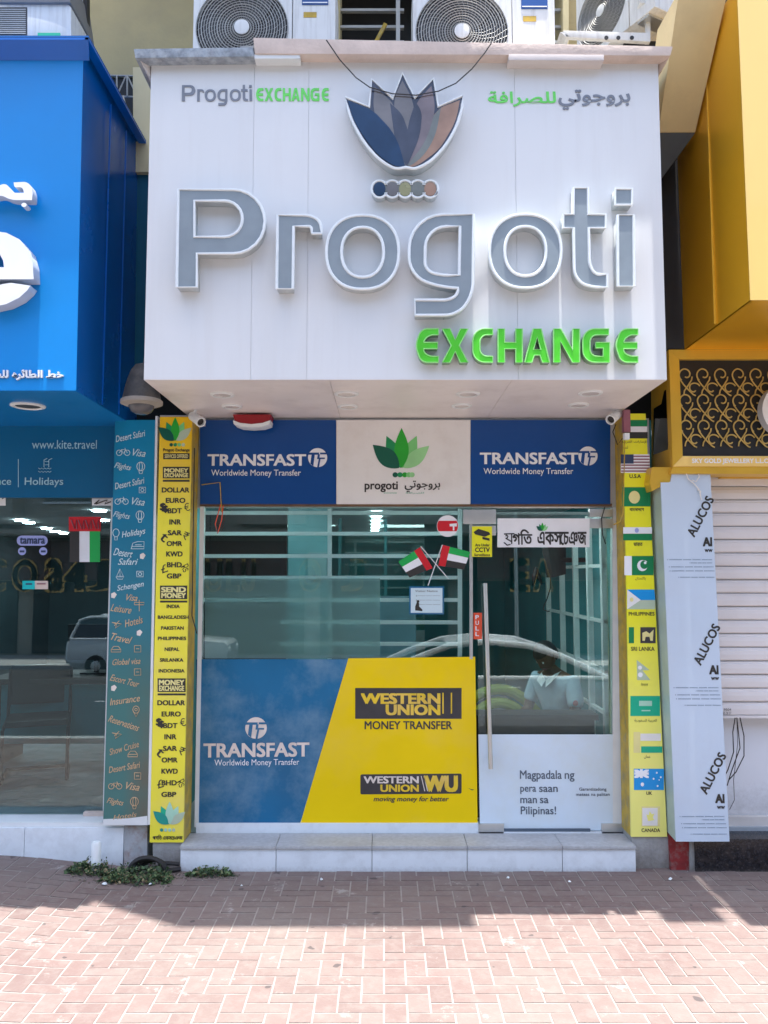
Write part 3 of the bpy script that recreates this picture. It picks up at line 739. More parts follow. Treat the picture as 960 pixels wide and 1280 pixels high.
mb = MB(); mb.px([(300, 57), (300, 60), (355, 60), (355, 57)], YL + .06, .06, M['stub']); mb.build('mortar_lump', sb, bevel=.004)

# ---- letters
LD = 0.075; YF = YS - LD
def toxz(l, Y): return [(p.x, p.z) for p in (P(a, b, Y) for a, b in l)]
def channel(nm, loops, trim_r=.0085, depth=LD, face=M['grey'], side=M['side'], trim=M['trim'], parent=sb, kids=True):
    o = shape(nm, loops, YS - depth, depth - .001, face, parent, side)
    for l in loops:
        pts = [P(a, b, YS - depth) for a, b in l]
        q = [pts[0]]
        for p in pts[1:]:
            if (p - q[-1]).length > .004: q.append(p)
        if (q[0] - q[-1]).length < .004: q.pop()
        mb = MB(); mb.tube(q, trim_r, trim, 6, True); mb.build('trim', o, smooth=False)
    return o
G_P = [rp([(223, 237), (331, 237, 44), (331, 317, 44), (246, 317), (246, 359), (221, 359)]),
       rp([(243, 251), (303, 251, 24), (303, 296, 24), (243, 296)])]
G_r = [rp([(347, 269), (390, 269, 10), (401, 278, 7), (402, 292), (390, 292), (389, 283, 3), (367, 283), (366, 361), (346, 361)])]
def G_o(x0, x1, y0, y1): 
    return [[( (x0+x1)/2 + (x1-x0)/2*math.copysign(abs(math.cos(t))**.88, math.cos(t)), (y0+y1)/2 + (y1-y0)/2*math.copysign(abs(math.sin(t))**.88, math.sin(t))) for t in [2*math.pi*i/44 for i in range(44)]],
            [( (x0+x1)/2 + ((x1-x0)/2-19)*math.copysign(abs(math.cos(t))**.9, math.cos(t)), (y0+y1)/2 + ((y1-y0)/2-15)*math.copysign(abs(math.sin(t))**.9, math.sin(t))) for t in [2*math.pi*i/36 for i in range(36)]]]
G_g = [rp([(560, 268, 0), (592, 268), (591, 372, 24), (570, 394, 18), (519, 394), (518.5, 375), (562, 375, 7), (572, 368, 5), (572.5, 360), (555, 360, 30), (511, 345, 30), (512, 268, 42)]),
       rp([(575, 283), (574, 344), (550, 344, 14), (531, 338, 16), (532, 283, 26)])]
G_t = [rp([(717, 235), (735, 235), (735.5, 268), (757, 268), (757, 285), (736, 285), (737, 334, 9), (745, 343, 5), (759, 343), (759, 359), (738, 359, 14), (718, 350, 22), (717, 285), (704, 285), (704, 268), (716.5, 268)])]
G_i = [[(772, 269), (792, 269), (793, 358), (772.5, 358)]]
G_d = [[(769, 236), (790, 236), (790, 256), (769, 256)]]
BIG = [('channel_letter', G_P), ('channel_letter', G_r), ('channel_letter', G_o(408, 498.5, 269, 361.5)), ('channel_letter', G_g), ('channel_letter', G_o(612, 701.5, 268, 360)), ('channel_letter', G_t), ('channel_letter', G_i), ('channel_letter', G_d)]
for nm, lp in BIG: channel(nm, lp)
# bolts under the letters
for x, y in ((233, 361), (355, 363), (555, 396), (781, 360)):
    mb = MB(); mb.disc(x, y, 1.4, YS - .03, .03, M['ink'], 8); mb.build('bolt', sb)
# EXCHANGE
def bar8(x0, x1, y0=411, y1=453, w=8.5): return y0, y1, w
t = 8.3
def g_E(x0, x1, y0=411, y1=453):
    m_ = (y0 + y1) / 2
    return [rp([(x1, y0), (x1, y0 + 7.5), (x0 + 15, y0 + 7.5, 6), (x0 + 9.5, m_ - 6, 2), (x0 + 9, m_ - 3.8), (x1 - 1, m_ - 3.8), (x1 - 1, m_ + 3.8), (x0 + 9, m_ + 3.8), (x0 + 9.5, m_ + 8, 2), (x0 + 15, y1 - 7.5, 6), (x1, y1 - 7.5), (x1, y1), (x0 + 6, y1, 9), (x0, m_ + 4, 12), (x0, m_ - 4, 12), (x0 + 6, y0, 9)])]
def g_C(x0, x1, y0=411, y1=453):
    return [rp([(x1, y0), (x1, y0 + 7.5), (x0 + 9, y0 + 7.5, 9), (x0 + 9, y1 - 7.5, 9), (x1, y1 - 7.5), (x1, y1), (x0, y1, 15), (x0, y0, 15)])]
def g_G(x0, x1, y0=411, y1=453):
    m_ = (y0 + y1) / 2
    return [rp([(x1 - 1, y0), (x1 - 1, y0 + 7.5), (x0 + 9, y0 + 7.5, 9), (x0 + 9, y1 - 7.5, 9), (x1 - 8, y1 - 7.5), (x1 - 8, m_ + 3), (x0 + 16, m_ + 3), (x0 + 16, m_ - 4), (x1, m_ - 4), (x1, y1), (x0, y1, 15), (x0, y0, 15)])]
def g_X(x0, x1, y0=411, y1=453):
    c = (x0 + x1) / 2; m_ = (y0 + y1) / 2
    return [[(x0, y0), (x0 + 9.5, y0), (c, m_ - 7), (x1 - 9.5, y0), (x1, y0), (c + 5, m_), (x1, y1), (x1 - 9.5, y1), (c, m_ + 7), (x0 + 9.5, y1), (x0, y1), (c - 5, m_)]]
def g_H(x0, x1, y0=411, y1=453):
    m_ = (y0 + y1) / 2
    return [[(x0, y0), (x0 + t, y0), (x0 + t, m_ - 4), (x1 - t, m_ - 4), (x1 - t, y0), (x1, y0), (x1, y1), (x1 - t, y1), (x1 - t, m_ + 4), (x0 + t, m_ + 4), (x0 + t, y1), (x0, y1)]]
def g_A(x0, x1, y0=411, y1=453):
    c = (x0 + x1) / 2
    return [[(c - 5, y0), (c + 5, y0), (x1, y1), (x1 - 9, y1), (x1 - 12, y1 - 9), (x0 + 12, y1 - 9), (x0 + 9, y1), (x0, y1)], [(c, y0 + 10), (c - 4.6, y1 - 16), (c + 4.6, y1 - 16)]]
def g_N(x0, x1, y0=411, y1=453):
    return [[(x0, y0), (x0 + 9, y0), (x1 - t, y1 - 15), (x1 - t, y0), (x1, y0), (x1, y1), (x1 - 9, y1), (x0 + t, y0 + 15), (x0 + t, y1), (x0, y1)]]
EXL = [g_E(520.5, 548), g_X(553, 585), g_C(591, 616), g_H(622.5, 653), g_A(656, 687), g_N(692, 724.5), g_G(728.5, 762), g_E(770.5, 797.5)]
gs = mat('green_letter_return', (0.20, 0.33, 0.20), 0.4, var=0.15, scale=20)
ge = mat('green_letter_edge', (0.30, 0.72, 0.22), 0.4, var=0.1, scale=20)
for lp in EXL: channel('green_letter', lp, .0038, .055, M['green'], gs, ge)
# small printed name lines at the head of the panel
def remap(loops, src, dst):
    return [[(dst[0] + (x - src[0]) / (src[1] - src[0]) * (dst[1] - dst[0]), dst[2] + (y - src[2]) / (src[3] - src[2]) * (dst[3] - dst[2])) for x, y in l] for l in loops]
for nm, lp in BIG: shape('small_letter', remap(lp, (220, 793, 235, 395), (227, 315, 106, 132)), YS - .004, .004, M['greyprint'], sb)
for lp in EXL: shape('small_letter', remap(lp, (520, 798, 411, 453), (320, 411, 110, 126)), YS - .004, .004, M['greenprint'], sb)
text('ﻲﺗﻮﺟﻭﺮﺑ', 698, 788, 112, 137, YS - .004, M['greyprint'], sb, bold=.022, raised=.003)
text('ﺔﻓﺍﺮﺼﻠﻟ', 610, 695, 114, 133, YS - .004, M['greenprint'], sb, bold=.018, raised=.003)
# lotus emblem
def z5(l): return [(p[0] / 5.333 + 420, p[1] / 5.333 + 80, (p[2] if len(p) > 2 else 0) / 5.333) for p in l]
lot = rp(z5([(62, 222), (222, 288), (238, 102), (378, 232), (443, 62), (526, 228), (650, 97), (682, 285), (843, 212), (842, 290, 20), (800, 430, 60), (720, 560, 60), (610, 668, 60), (520, 700, 20), (465, 688), (400, 702, 30), (300, 650, 60), (190, 530, 60), (100, 370, 60)]))
em = shape('lotus_emblem', [lot], YS - .085, .084, M['chromemid'], sb, M['side'])
mb = MB(); mb.tube([P(a, b, YS - .085) for a, b in lot], .0085, M['trim'], 6, True); mb.build('trim', em)
pet = [('chromecopper', [(826, 240), (700, 288, 20), (560, 440, 80), (480, 690), (540, 680, 40), (690, 570, 60), (800, 380, 60)]),
       ('chromesage', [(700, 290), (600, 400, 60), (470, 690), (560, 640, 60), (660, 500, 80)]),
       ('chromerose', [(636, 145), (545, 245, 30), (490, 420, 80), (470, 680), (600, 520, 80), (665, 300, 60)]),
       ('chromegrey', [(258, 150), (375, 255, 30), (440, 420, 80), (465, 680), (330, 540, 80), (245, 300, 60)]),
       ('chromegrey', [(443, 110), (500, 215, 30), (530, 330, 60), (465, 685), (385, 330, 60), (392, 215, 30)]),
       ('chromemid', [(360, 260), (440, 330, 40), (500, 500, 60), (470, 680), (400, 560, 60)]),
       ('chromemid', [(530, 250), (575, 320, 40), (560, 480, 60), (475, 680), (475, 420, 60)]),
       ('chromeblue', [(78, 242), (250, 312, 40), (400, 470, 90), (462, 685), (400, 685, 30), (290, 620, 60), (180, 480, 60), (105, 350, 40)])]
for k, (mm, l) in enumerate(pet):
    shape('petal', [rp(z5(l), 5)], YS - .0865 - .0006 * k, .001, M[mm], em)
dots = [(x / 5.333 + 420, 833 / 5.333 + 80) for x in (290, 375, 460, 545, 628)]
cap = []
for k, (cx, cy) in enumerate(dots):
    a0, a1 = (math.pi, 2 * math.pi) if k not in (0, 4) else ((math.pi * .7, 2 * math.pi - .45) if k == 0 else (math.pi + .45, 2.3 * math.pi))
    if 0 < k < 4: a0, a1 = math.pi + .5, 2 * math.pi - .5
    cap += [(cx + 10 * math.cos(a0 + (a1 - a0) * i / 8), cy + 10.8 * math.sin(a0 + (a1 - a0) * i / 8)) for i in range(9)]
for k, (cx, cy) in reversed(list(enumerate(dots))):
    a0, a1 = .5, math.pi - .5
    if k == 4: a0 = .4
    if k == 0: a1 = math.pi * .7 - .1
    cap += [(cx + 10 * math.cos(a0 + (a1 - a0) * i / 8), cy + 10.8 * math.sin(a0 + (a1 - a0) * i / 8)) for i in range(9)]
bd = shape('bead_row', [cap], YS - .06, .059, M['chromesage'], sb, M['side'])
mb = MB(); mb.tube([P(a, b, YS - .06) for a, b in cap], .0065, M['trim'], 6, True); mb.build('trim', bd)
for (cx, cy), mm in zip(dots, ('chromeblue', 'chromegrey', 'beadolive', 'chromesage', 'chromecopper')):
    shape('bead', [ell(cx, cy, 7.6, 8.6, 20)], YS - .0625, .002, M[mm], bd)
# dangling wire in front of the sign
wr = tag(MB().tube([P(a, b, YS - .1) for a, b in ((408, 50), (425, 75), (445, 97), (462, 109), (490, 117), (520, 119), (548, 114), (570, 104), (590, 86), (606, 66), (614, 54))], .0035, M['cable'], 6).build('hanging_wire', base=P(408, 50, YS - .1)), 'thin dark wire sagging across the lotus emblem from the sign ledge', 'wire')
wr2 = tag(MB().tube([P(a, b, YS - .02) for a, b in ((425, 75), (418, 70), (411, 55))], .0025, M['cable'], 6).build('loose_wire', base=P(425, 75, YS - .02)), 'short loose wire end hanging from the peach ledge', 'wire')

# ================================================================== air conditioners on the roof
def ac_unit(base, label, rotz=0.0, tilt=0.0, scale=1.0, fanx=-.135):
    t_ = thing('air_conditioner', label, 'air conditioner', base, 'outdoor air conditioning units above the signs')
    def sub(mb, nm, par=None, **k):
        me = mb.mesh(nm, k.get('bevel', 0), k.get('smooth', False)); o = bpy.data.objects.new(nm, me); COL.objects.link(o); o.parent = par or t_; return o
    Wd, Hh, Dp = .86, .70, .32
    cx, cz, r = fanx, .352, .282
    # casing with a round opening: front frame from wedges
    mb = MB(); mb.box((-Wd / 2, .012, .02), (Wd / 2, Dp, Hh), M['acwhite']); sub(mb, 'casing', bevel=.012)
    ring = []; n = 48; xa, xb, za, zb_ = -Wd / 2, cx + r + .02, .02, Hh
    for i in range(n):
        a = 2 * math.pi * i / n; ring.append((cx + r * math.cos(a), cz + r * math.sin(a)))
    me = curve_mesh([[(xa, za), (xb, za), (xb, zb_), (xa, zb_)], ring], .03)
    me.transform(Matrix(((1, 0, 0, 0), (0, 0, -1, 0.0), (0, 1, 0, 0), (0, 0, 0, 1)))); me.materials.append(M['acwhite'])
    o = bpy.data.objects.new('front_panel', me); COL.objects.link(o); o.parent = t_
    mb = MB(); mb.box((xb + .006, -.012, za), (Wd / 2, .02, zb_), M['acwhite']); sub(mb, 'service_panel', bevel=.004)
    mb = MB(); mb.lathe([(r, 0), (.001, .001)], (cx, .0105, cz), (0, 1, 0), M['black'], 40); sub(mb, 'fan_shroud')
    mb = MB()
    for k in range(3):
        a0 = k * 2 * math.pi / 3 + .3
        vs = []
        for j in range(7):
            rr = .06 + (r - .075) * j / 6; sw = .5 * j / 6
            vs += [(cx + rr * math.cos(a0 + sw), .000, cz + rr * math.sin(a0 + sw)), (cx + rr * math.cos(a0 + sw + 1.1), .008, cz + rr * math.sin(a0 + sw + 1.1))]
        mb.add(vs, [(2 * j, 2 * j + 2, 2 * j + 3, 2 * j + 1) for j in range(6)], M['fan'])
    sub(mb, 'fan_blades')
    mb = MB()
    for k in range(15):
        rr = .055 + (r - .058) * k / 14; mb.tube([(cx + rr * math.cos(2 * math.pi * i / 40), -.018, cz + rr * math.sin(2 * math.pi * i / 40)) for i in range(40)], .0024 if k % 3 else .0034, M['wire'], 4, True)
    for k in range(40):
        a = 2 * math.pi * k / 40; mb.tube([(cx + rr_ * math.cos(a + w_), -.017, cz + rr_ * math.sin(a + w_)) for rr_, w_ in ((.05, 0), (.13, .12), (.2, .3), (r, .55))], .0012, M['wire'], 3)
    g_ = sub(mb, 'fan_guard'); g_['kind'] = 'stuff'
    mb = MB(); mb.lathe([(.046, 0), (.046, .008), (.02, .012), (.001, .012)], (cx, -.02, cz), (0, -1, 0), M['acwhite'], 24); sub(mb, 'hub_cap', smooth=True)
    mb = MB(); mb.box((xb + .06, -.016, .50), (xb + .22, -.0125, .58), M['navy']); lb = sub(mb, 'label')
    mb = MB(); mb.box((xb + .065, -.0185, .51), (xb + .215, -.0165, .516), M['print_white']); sub(mb, 'label_line', lb)
    lb.data.materials[0] = M['tfblue']
    mb = MB(); mb.box((xb + .07, -.0135, .42), (xb + .15, -.0125, .455), M['stripside']); sub(mb, 'handle_recess')
    for fx in (-.3, .3):
        mb = MB(); mb.box((fx - .06, .0, 0), (fx + .06, Dp, .022), M['steel']); sub(mb, 'foot')
    t_.rotation_euler = (tilt, 0, rotz); t_.scale = (scale,) * 3
    return t_
YA = 4.62
pa = P(303, 37, YA); ac_unit((pa.x + .135 * 1.0, YA, pa.z - .352), 'white air conditioner with round fan over the grey stone end of the ledge')
pa = P(577, 42, YA); ac_unit((pa.x + .135, YA, pa.z - .352), 'white air conditioner with round fan above the lotus emblem')
for p_, q_ in (((237, 420)), ((505, 690))):
    pass
# third unit seen from below on its bracket
pb = P(765, 44, 4.95)
a3 = ac_unit((pb.x + .05, 5.05, pb.z + .02), 'beige air conditioner seen edge-on from below on a white bracket', rotz=R(-62), scale=.82)
br = thing('wall_bracket', 'white perforated metal bracket carrying the edge-on air conditioner', 'bracket', (pb.x, 4.85, pb.z - .02))
mb = MB(); mb.px([(704, 38), (708, 46), (812, 52), (812, 41)], 4.85, .03, M['acwhite']); mb.build('rail', br, bevel=.002)
for x in (758, 773, 790):
    mb = MB(); mb.disc(x, 47, 2.6, 4.847, .004, M['black'], 12); mb.build('hole', br)
mb = MB(); mb.rect(808, -20, 813, 52, 4.86, .03, M['acwhite']); mb.build('upright', br)
mb = MB(); mb.prism([P(700, 40, 4.85), P(708, 46, 4.85), P(712, 46, 4.85), P(704, 40, 4.85)], .6, M['acwhite']); mb.build('arm', br)
mb = MB(); mb.px([(800, -6), (800, 3), (845, 9), (845, 0)], 4.8, .3, M['acwhite'])
tag(mb.build('duct_end', base=P(820, 0, 4.8)), 'end of a white metal duct above the slanted cream beam', 'duct')
# unit on the blue sign roof
YK = 4.75
t4 = thing('air_conditioner', 'long white air conditioner with louvred side resting on the blue sign', 'air conditioner', P(50, 44, YK), 'outdoor air conditioning units above the signs')
mb = MB(); mb.px([(-130, -60), (-130, 50), (89, 50), (89, 9), (84, 3), (80, -60)], YK, .38, M['acwhite']); cs = mb.build('casing', t4, bevel=.012)
mb = MB(); mb.px([(-130, -40), (-130, 3), (88, 3), (82, -40)], YK - .02, .42, mat('grey_lid', (.2, .2, .2), .6)); mb.build('lid', t4, bevel=.01)
for k in range(13):
    mb = MB(); mb.rect(-60, 11 + 2.5 * k, 32, 12.1 + 2.5 * k, YK - .006, .01, M['wire']); mb.build('louvre', t4)
mb = MB(); mb.rect(-62, 9, 34, 44, YK - .002, .01, M['fan']); mb.build('louvre_back', t4)
mb = MB(); mb.rect(47, 41, 75, 45, YK - .006, .008, M['sgreen']); mb.build('label', t4)
mb = MB(); mb.rect(104, -30, 109, 48, YK + .3, .05, M['cable']); mb.build('pipe', t4)

# ================================================================== transom sign panels
def transfast(parent, x0, y0, Y, k=1.0, mw=M['print_white']):
    text('TRANSFAST', x0, x0 + 122 * k, y0, y0 + 14 * k, Y, mw, parent, bold=.028)
    text('Worldwide Money Transfer', x0 + 4 * k, x0 + 116 * k, y0 + 19 * k, y0 + 29 * k, Y, mw, parent, bold=.004)
def tflogo(parent, cx, cy, r, Y, back, mw=M['print_white'], nm='roundel'):
    o = shape(nm, [ell(cx, cy, r, r, 30)], Y, .0012, mw, parent)
    b = MB(); Y2 = Y - .0012
    b.px([(cx - r, cy - .52 * r), (cx - r, cy - .30 * r), (cx + .15 * r, cy - .30 * r), (cx + .15 * r, cy - .52 * r)], Y2, .001, back)
    b.px([(cx - .62 * r, cy - .32 * r), (cx - .75 * r, cy + .62 * r), (cx - .45 * r, cy + .9 * r), (cx - .30 * r, cy - .32 * r)], Y2 - .0004, .001, back)
    b.px([(cx + .02 * r, cy - .34 * r), (cx - .05 * r, cy + .15 * r), (cx + .75 * r, cy + .15 * r), (cx + .75 * r, cy + .0 * r), (cx + .2 * r, cy), (cx + .24 * r, cy - .34 * r)], Y2 - .0008, .001, back)
    b.px([(cx + .25 * r, cy - .52 * r), (cx + .25 * r, cy - .34 * r), (cx + r, cy - .34 * r), (cx + .85 * r, cy - .52 * r)], Y2 - .0012, .001, back)
    b.px([(cx + .12 * r, cy + .15 * r), (cx - .05 * r, cy + r), (cx + .14 * r, cy + r), (cx + .30 * r, cy + .15 * r)], Y2 - .0016, .001, back)
    b.build('roundel_cut', o)
TP = YG - .03
def tpanel(x0, x1, m, label):
    a = MB(); a.px([(x0, 525), (x0, 630), (x1, 630), (x1, 525)], TP, .02, m)
    o = thing('transom_sign', label, 'sign', P((x0 + x1) / 2, 630, TP), 'sign panels over the window and door')
    a.build('panel', o); return o
p1 = tpanel(250, 420, M['tfblue'], 'royal blue money transfer panel over the barred window, beneath the red alarm box')
transfast(p1, 260, 568, TP - .002); tflogo(p1, 397, 572, 12, TP - .0035, M['tfblue'])
p2 = tpanel(420.6, 588, M['pwhite'], 'off-white panel with green lotus emblem between the two blue panels')
p3 = tpanel(588.6, 763, M['tfblue'], 'royal blue money transfer panel over the glass door')
transfast(p3, 600.5, 566, TP - .002); tflogo(p3, 735, 570, 12, TP - .0035, M['tfblue'])
def lotus(parent, cx, cy, w, Y, ms, nm='lotus_print'):
    k = w / 58.0
    def L(pts): return [(cx + x * k, cy + y * k, (r[0] if r else 0) * k) for x, y, *r in pts]
    def leaf(dx, dy, L_, wd, ang):
        c, s_ = math.cos(ang), math.sin(ang); out = []
        for i in range(13):
            t_ = i / 12; ww = wd * math.sin(math.pi * t_ ** .85); out.append((ww, -L_ * t_))
        for i in range(11, 0, -1):
            t_ = i / 12; ww = wd * math.sin(math.pi * t_ ** .85); out.append((-ww, -L_ * t_))
        return [(cx + (dx + x * c - y * s_) * k, cy + (dy + x * s_ + y * c) * k) for x, y in out]
    specs = [(ms[1], leaf(-1, 22, 44, 9, -.42)), (ms[3], leaf(1, 22, 44, 9, .42)), (ms[4], leaf(3, 22, 42, 9, .85)), (ms[2], leaf(0, 22, 50, 9, 0)), (ms[0], leaf(-3, 22, 44, 11, -.85))]
    for q, (mm, l) in enumerate(specs): shape(nm, [l], Y - .0005 * q, .0012, mm, parent)
LG = [M['leaf1'], M['leaf2'], M['leaf3'], M['leaf4'], M['leaf5']]
LA = [M['leafa'], M['sgreen'], M['leafb'], M['leafb'], M['palegreen']]
LT = [M['leafa'], M['leafa'], M['leafb'], M['leafb'], M['leafb']]
lotus(p2, 502, 563, 58, TP - .002, LG)
for x, mm in zip((494, 500, 506, 511, 515), (LG[0], LG[1], LG[2], LG[3], LG[4])): shape('bead_print', [ell(x, 593.5, 3.4, 3.2, 14)], TP - .002 - .0003 * x / 500, .001, mm, p2)
text('progoti', 456, 497, 602, 615, TP - .002, M['ink'], p2, bold=.02)
text('ﻲﺗﻮﺟﻭﺮﺑ', 506, 550, 601, 615, TP - .002, M['ink'], p2, bold=.015)
text('EXCHANGE', 480, 496, 615.5, 617, TP - .002, M['sgreen'], p2); 
text('ﺔﻓﺍﺮﺼﻠﻟ', 507, 530, 615, 617.5, TP - .002, M['sgreen'], p2)

# ================================================================== window and door stickers
SP = YG - .0035
wp = thing('window_poster', 'blue and yellow money transfer poster covering the lower half of the window', 'poster', P(420, 1030, SP))
mb = MB(); mb.px([(245, 824), (245, 1029.5), (375, 1029.5), (435, 824)], SP, .003, M['stickblue']); mb.build('blue_field', wp)
mb = MB(); mb.px([(435.5, 823), (375.5, 1029.5), (597, 1029), (594, 821)], SP - .0002, .003, M['wuyellow']); mb.build('yellow_field', wp)
tflogo(wp, 320, 910, 13.5, SP - .002, M['stickblue'], M['warm_white'])
text('TRANSFAST', 255, 386, 929, 946, SP - .002, M['warm_white'], wp, bold=.03, rot=.6)
text('Worldwide Money Transfer', 268, 374, 949, 959, SP - .002, M['print_white'], wp, bold=.0, rot=.6)
b1 = MB(); b1.rect(444, 860, 577, 898.5, SP - .0015, .001, M['wublack']); lb1 = b1.build('label_block', wp)
text('WESTERN', 452, 549.5, 867, 879.5, SP - .003, M['wugold'], lb1, bold=.045)
text('UNION', 483, 549.5, 881, 893.5, SP - .003, M['wugold'], lb1, bold=.045)
for x in (553, 563.5): MB().rect(x, 866, x + 1.6, 892, SP - .003, .001, M['wugold']).build('rule', lb1)
text('MONEY TRANSFER', 456, 565, 901.5, 911.5, SP - .002, M['wublack'], wp, bold=.02)
b2 = MB(); b2.px(rp([(450.5, 968, 2), (450.5, 993, 2), (577, 992, 2), (577, 967, 2)], 3), SP - .0015, .001, M['wublack']); lb2 = b2.build('label_block', wp)
text('WESTERN', 455, 523, 970.5, 979, SP - .003, M['warm_white'], lb2, bold=.035)
text('UNION', 476, 523, 981, 989.5, SP - .003, M['wugold'], lb2, bold=.04)
for x in (526, 529.5): MB().px([(x, 970), (x + 4.5, 989), (x + 5.5, 989), (x + 1, 970)], SP - .003, .001, M['warm_white']).build('rule', lb2)
text('WU', 531, 571, 970.5, 989, SP - .003, M['wugold'], lb2, bold=.06)
text('moving money for better', 467, 561, 995.5, 1003.5, SP - .002, M['wublack'], wp, bold=.015, shear=.25)
MB().px([(585, 985), (590, 988), (593, 987), (589, 986.5)], SP - .0015, .001, M['wublack']).build('scratch', wp)
df = thing('door_film', 'pale blue film with printed message across the foot of the glass door', 'window film', P(690, 1040, SP))
mb = MB(); mb.px([(598, 918), (600, 1038), (781, 1038), (779, 918)], SP, .002, M['frost']); mb.build('film', df)
for st, x0, x1, y0, y1 in (('Magpadala', 650, 702, 963, 977), ('ng', 706, 718, 966.5, 977), ('pera', 650.5, 670, 983.5, 992.5), ('saan', 674, 697, 983.5, 990), ('man', 650.5, 671, 997.5, 1004), ('sa', 675, 685.5, 997.5, 1004), ('Pilipinas!', 651, 695, 1008, 1021)):
    text(st, x0, x1, y0, y1, SP - .0015, M['filmtext'], df, bold=.012)
text('Garantisadong', 724, 758, 984.5, 989.5, SP - .0015, M['filmtext'], df, bold=.01)
text('mataas na palitan', 720, 762, 991, 996, SP - .0015, M['filmtext'], df, bold=.01)
nb_ = thing('name_board', 'white board with black Bengali writing fixed to the top of the door', 'sign', P(679, 684, YG - .02))
mb = MB(); mb.rect(622, 648, 737, 684, YG - .02, .012, M['print_white']); mb.build('board', nb_)
lotus(nb_, 678, 659, 12, YG - .022, LG, 'lotus_print')
NK = M['ink']
text('গিত', 641, 665, 662, 680.5, YG - .022, NK, nb_, bold=.022)
def stroke(*pts): MB().tube([P(a, b, YG - .022) for a, b in pts], .0040, NK, 6).build('lettering', nb_)
stroke((630, 667.5), (643, 667)); stroke((639.6, 667), (639.6, 680)); stroke((632, 670), (633.5, 668.8), (635, 670.5), (634, 672.5), (632, 672.8), (636, 675), (639.4, 677)); stroke((630, 678), (634, 681.5), (638, 680.5))
text('একস', 672, 702, 665, 680.5, YG - .022, NK, nb_, bold=.022)
text('েচঞজ', 700, 733, 665, 681, YG - .0225, NK, nb_, bold=.022)
cc = thing('cctv_sticker', 'yellow surveillance sticker with camera picture at the door hinge', 'sticker', P(602, 695, YG - .01))
mb = MB(); mb.rect(590, 658, 615, 696, YG - .03, .006, M['stripR']); mb.build('sticker_sheet', cc)
mb = MB(); mb.px([(592, 665), (598, 661), (611, 665), (613, 668), (606, 671), (594, 668)], YG - .0315, .001, NK); mb.px([(603, 671), (603, 674), (612, 676), (612, 673)], YG - .0319, .001, NK); mb.build('camera_picture', cc)
text('Are Under', 594, 612, 679.5, 683, YG - .0315, NK, cc, bold=.02); text('CCTV', 594, 612, 684.5, 690, YG - .0315, NK, cc, bold=.03)
text('Surveillance', 593, 612.5, 692, 695, YG - .0315, NK, cc, bold=.02)
ps = thing('pull_sticker', 'small orange-red upright sticker beside the steel door handle', 'sticker', P(597, 799, SP - .01))
mb = MB(); mb.rect(592, 766, 602.5, 799, SP - .006, .003, M['orange']); mb.build('sticker_sheet', ps)
for k, ch in enumerate('PULL'): text(ch, 594.5, 598.5, 769 + 7 * k, 774 + 7 * k, SP - .0075, M['print_white'], ps, bold=.02)
rs = thing('round_sticker', 'round red and white camera warning sticker on the window corner', 'sticker', P(560, 671, SP))
shape('sticker_sheet', [ell(559.5, 657.5, 13.6, 13.6, 32)], SP, .002, M['print_white'], rs)
shape('red_band', [[(559.5 + 13 * math.cos(a), 657.5 + 13 * math.sin(a)) for a in [R(d) for d in (-30, -18, -6, 6, 18, 30, 150, 162, 174, 186, 198, 210)]]], SP - .0012, .001, M['red'], rs)
mb = MB(); mb.px([(562, 655), (562, 658), (571, 658), (571, 654)], SP - .0025, .001, M['print_white']); mb.px([(566, 658), (566, 663), (568, 663), (568, 658)], SP - .0025, .001, M['print_white']); mb.build('camera_picture', rs)
def hflag(x, y, dirn, label):
    f_ = thing('flag_sticker', label, 'flag', P(x, y, SP), 'crossed little flags on the window')
    return f_
fl = hflag(545, 725, 1, 'pair of crossed red, green, white and black flags stuck on the window'); fl.pop('group', None) if 'group' in fl else None
def quad(pts, Y, m, nm, par): return MB().px(pts, Y, .0012, m).build(nm, par)
# left flag: hoist on pole from (526,682) to (560,725)
def flagq(p0, p1, p2, p3, Y, par):
    """p0,p1 hoist top/bottom, p2,p3 fly bottom/top"""
    def lerp(a, b, t_): return (a[0] + (b[0] - a[0]) * t_, a[1] + (b[1] - a[1]) * t_)
    h0, h1 = lerp(p0, p3, .27), lerp(p1, p2, .27)
    quad([p0, p1, h1, h0], Y, M['red'], 'red_stripe', par)
    for k, mm in enumerate(('brightgreen', 'print_white', 'ink')):
        a, b = k / 3, (k + 1) / 3
        quad([lerp(h0, h1, a), lerp(h0, h1, b), lerp(p3, p2, b), lerp(p3, p2, a)], Y - .0002 * k, M[mm], ('green_stripe', 'white_stripe', 'black_stripe')[k], par)
flagq((525, 684), (541, 710), (512, 722), (498, 702), SP - .002, fl)
flagq((553, 681), (548, 707), (580, 712), (588, 690), SP - .002, fl)
MB().tube([P(526, 683, SP - .004), P(561, 724, SP - .004)], .003, M['trim'], 6).build('pole', fl)
MB().tube([P(553, 681, SP - .006), P(535, 732, SP - .006)], .003, M['trim'], 6).build('pole', fl)
nt_ = thing('paper_notice', 'small pale paper notice with a sitting figure under the crossed flags', 'notice', P(533, 767, SP))
mb = MB(); mb.rect(511.5, 733, 555, 768, SP - .001, .003, M['stickblue']); mb.build('border', nt_)
mb = MB(); mb.rect(513.5, 735, 553, 766, SP - .0025, .001, M['paper']); mb.build('sheet', nt_)
text('Visitor Notice', 519, 547, 737.5, 740, SP - .0035, NK, nt_)
for y in (744, 749.5, 755): text('o ~~~~~ ~~~~ ~~~~~', 520, 550, y, y + 1.6, SP - .0035, NK, nt_)
mb = MB(); mb.px([(519, 763), (519, 758), (521, 753), (524, 754), (524, 758), (528, 762), (528, 764)], SP - .0035, .001, NK); mb.disc(522.5, 752, 1.8, SP - .0035, .001, NK, 10); mb.build('figure_picture', nt_)

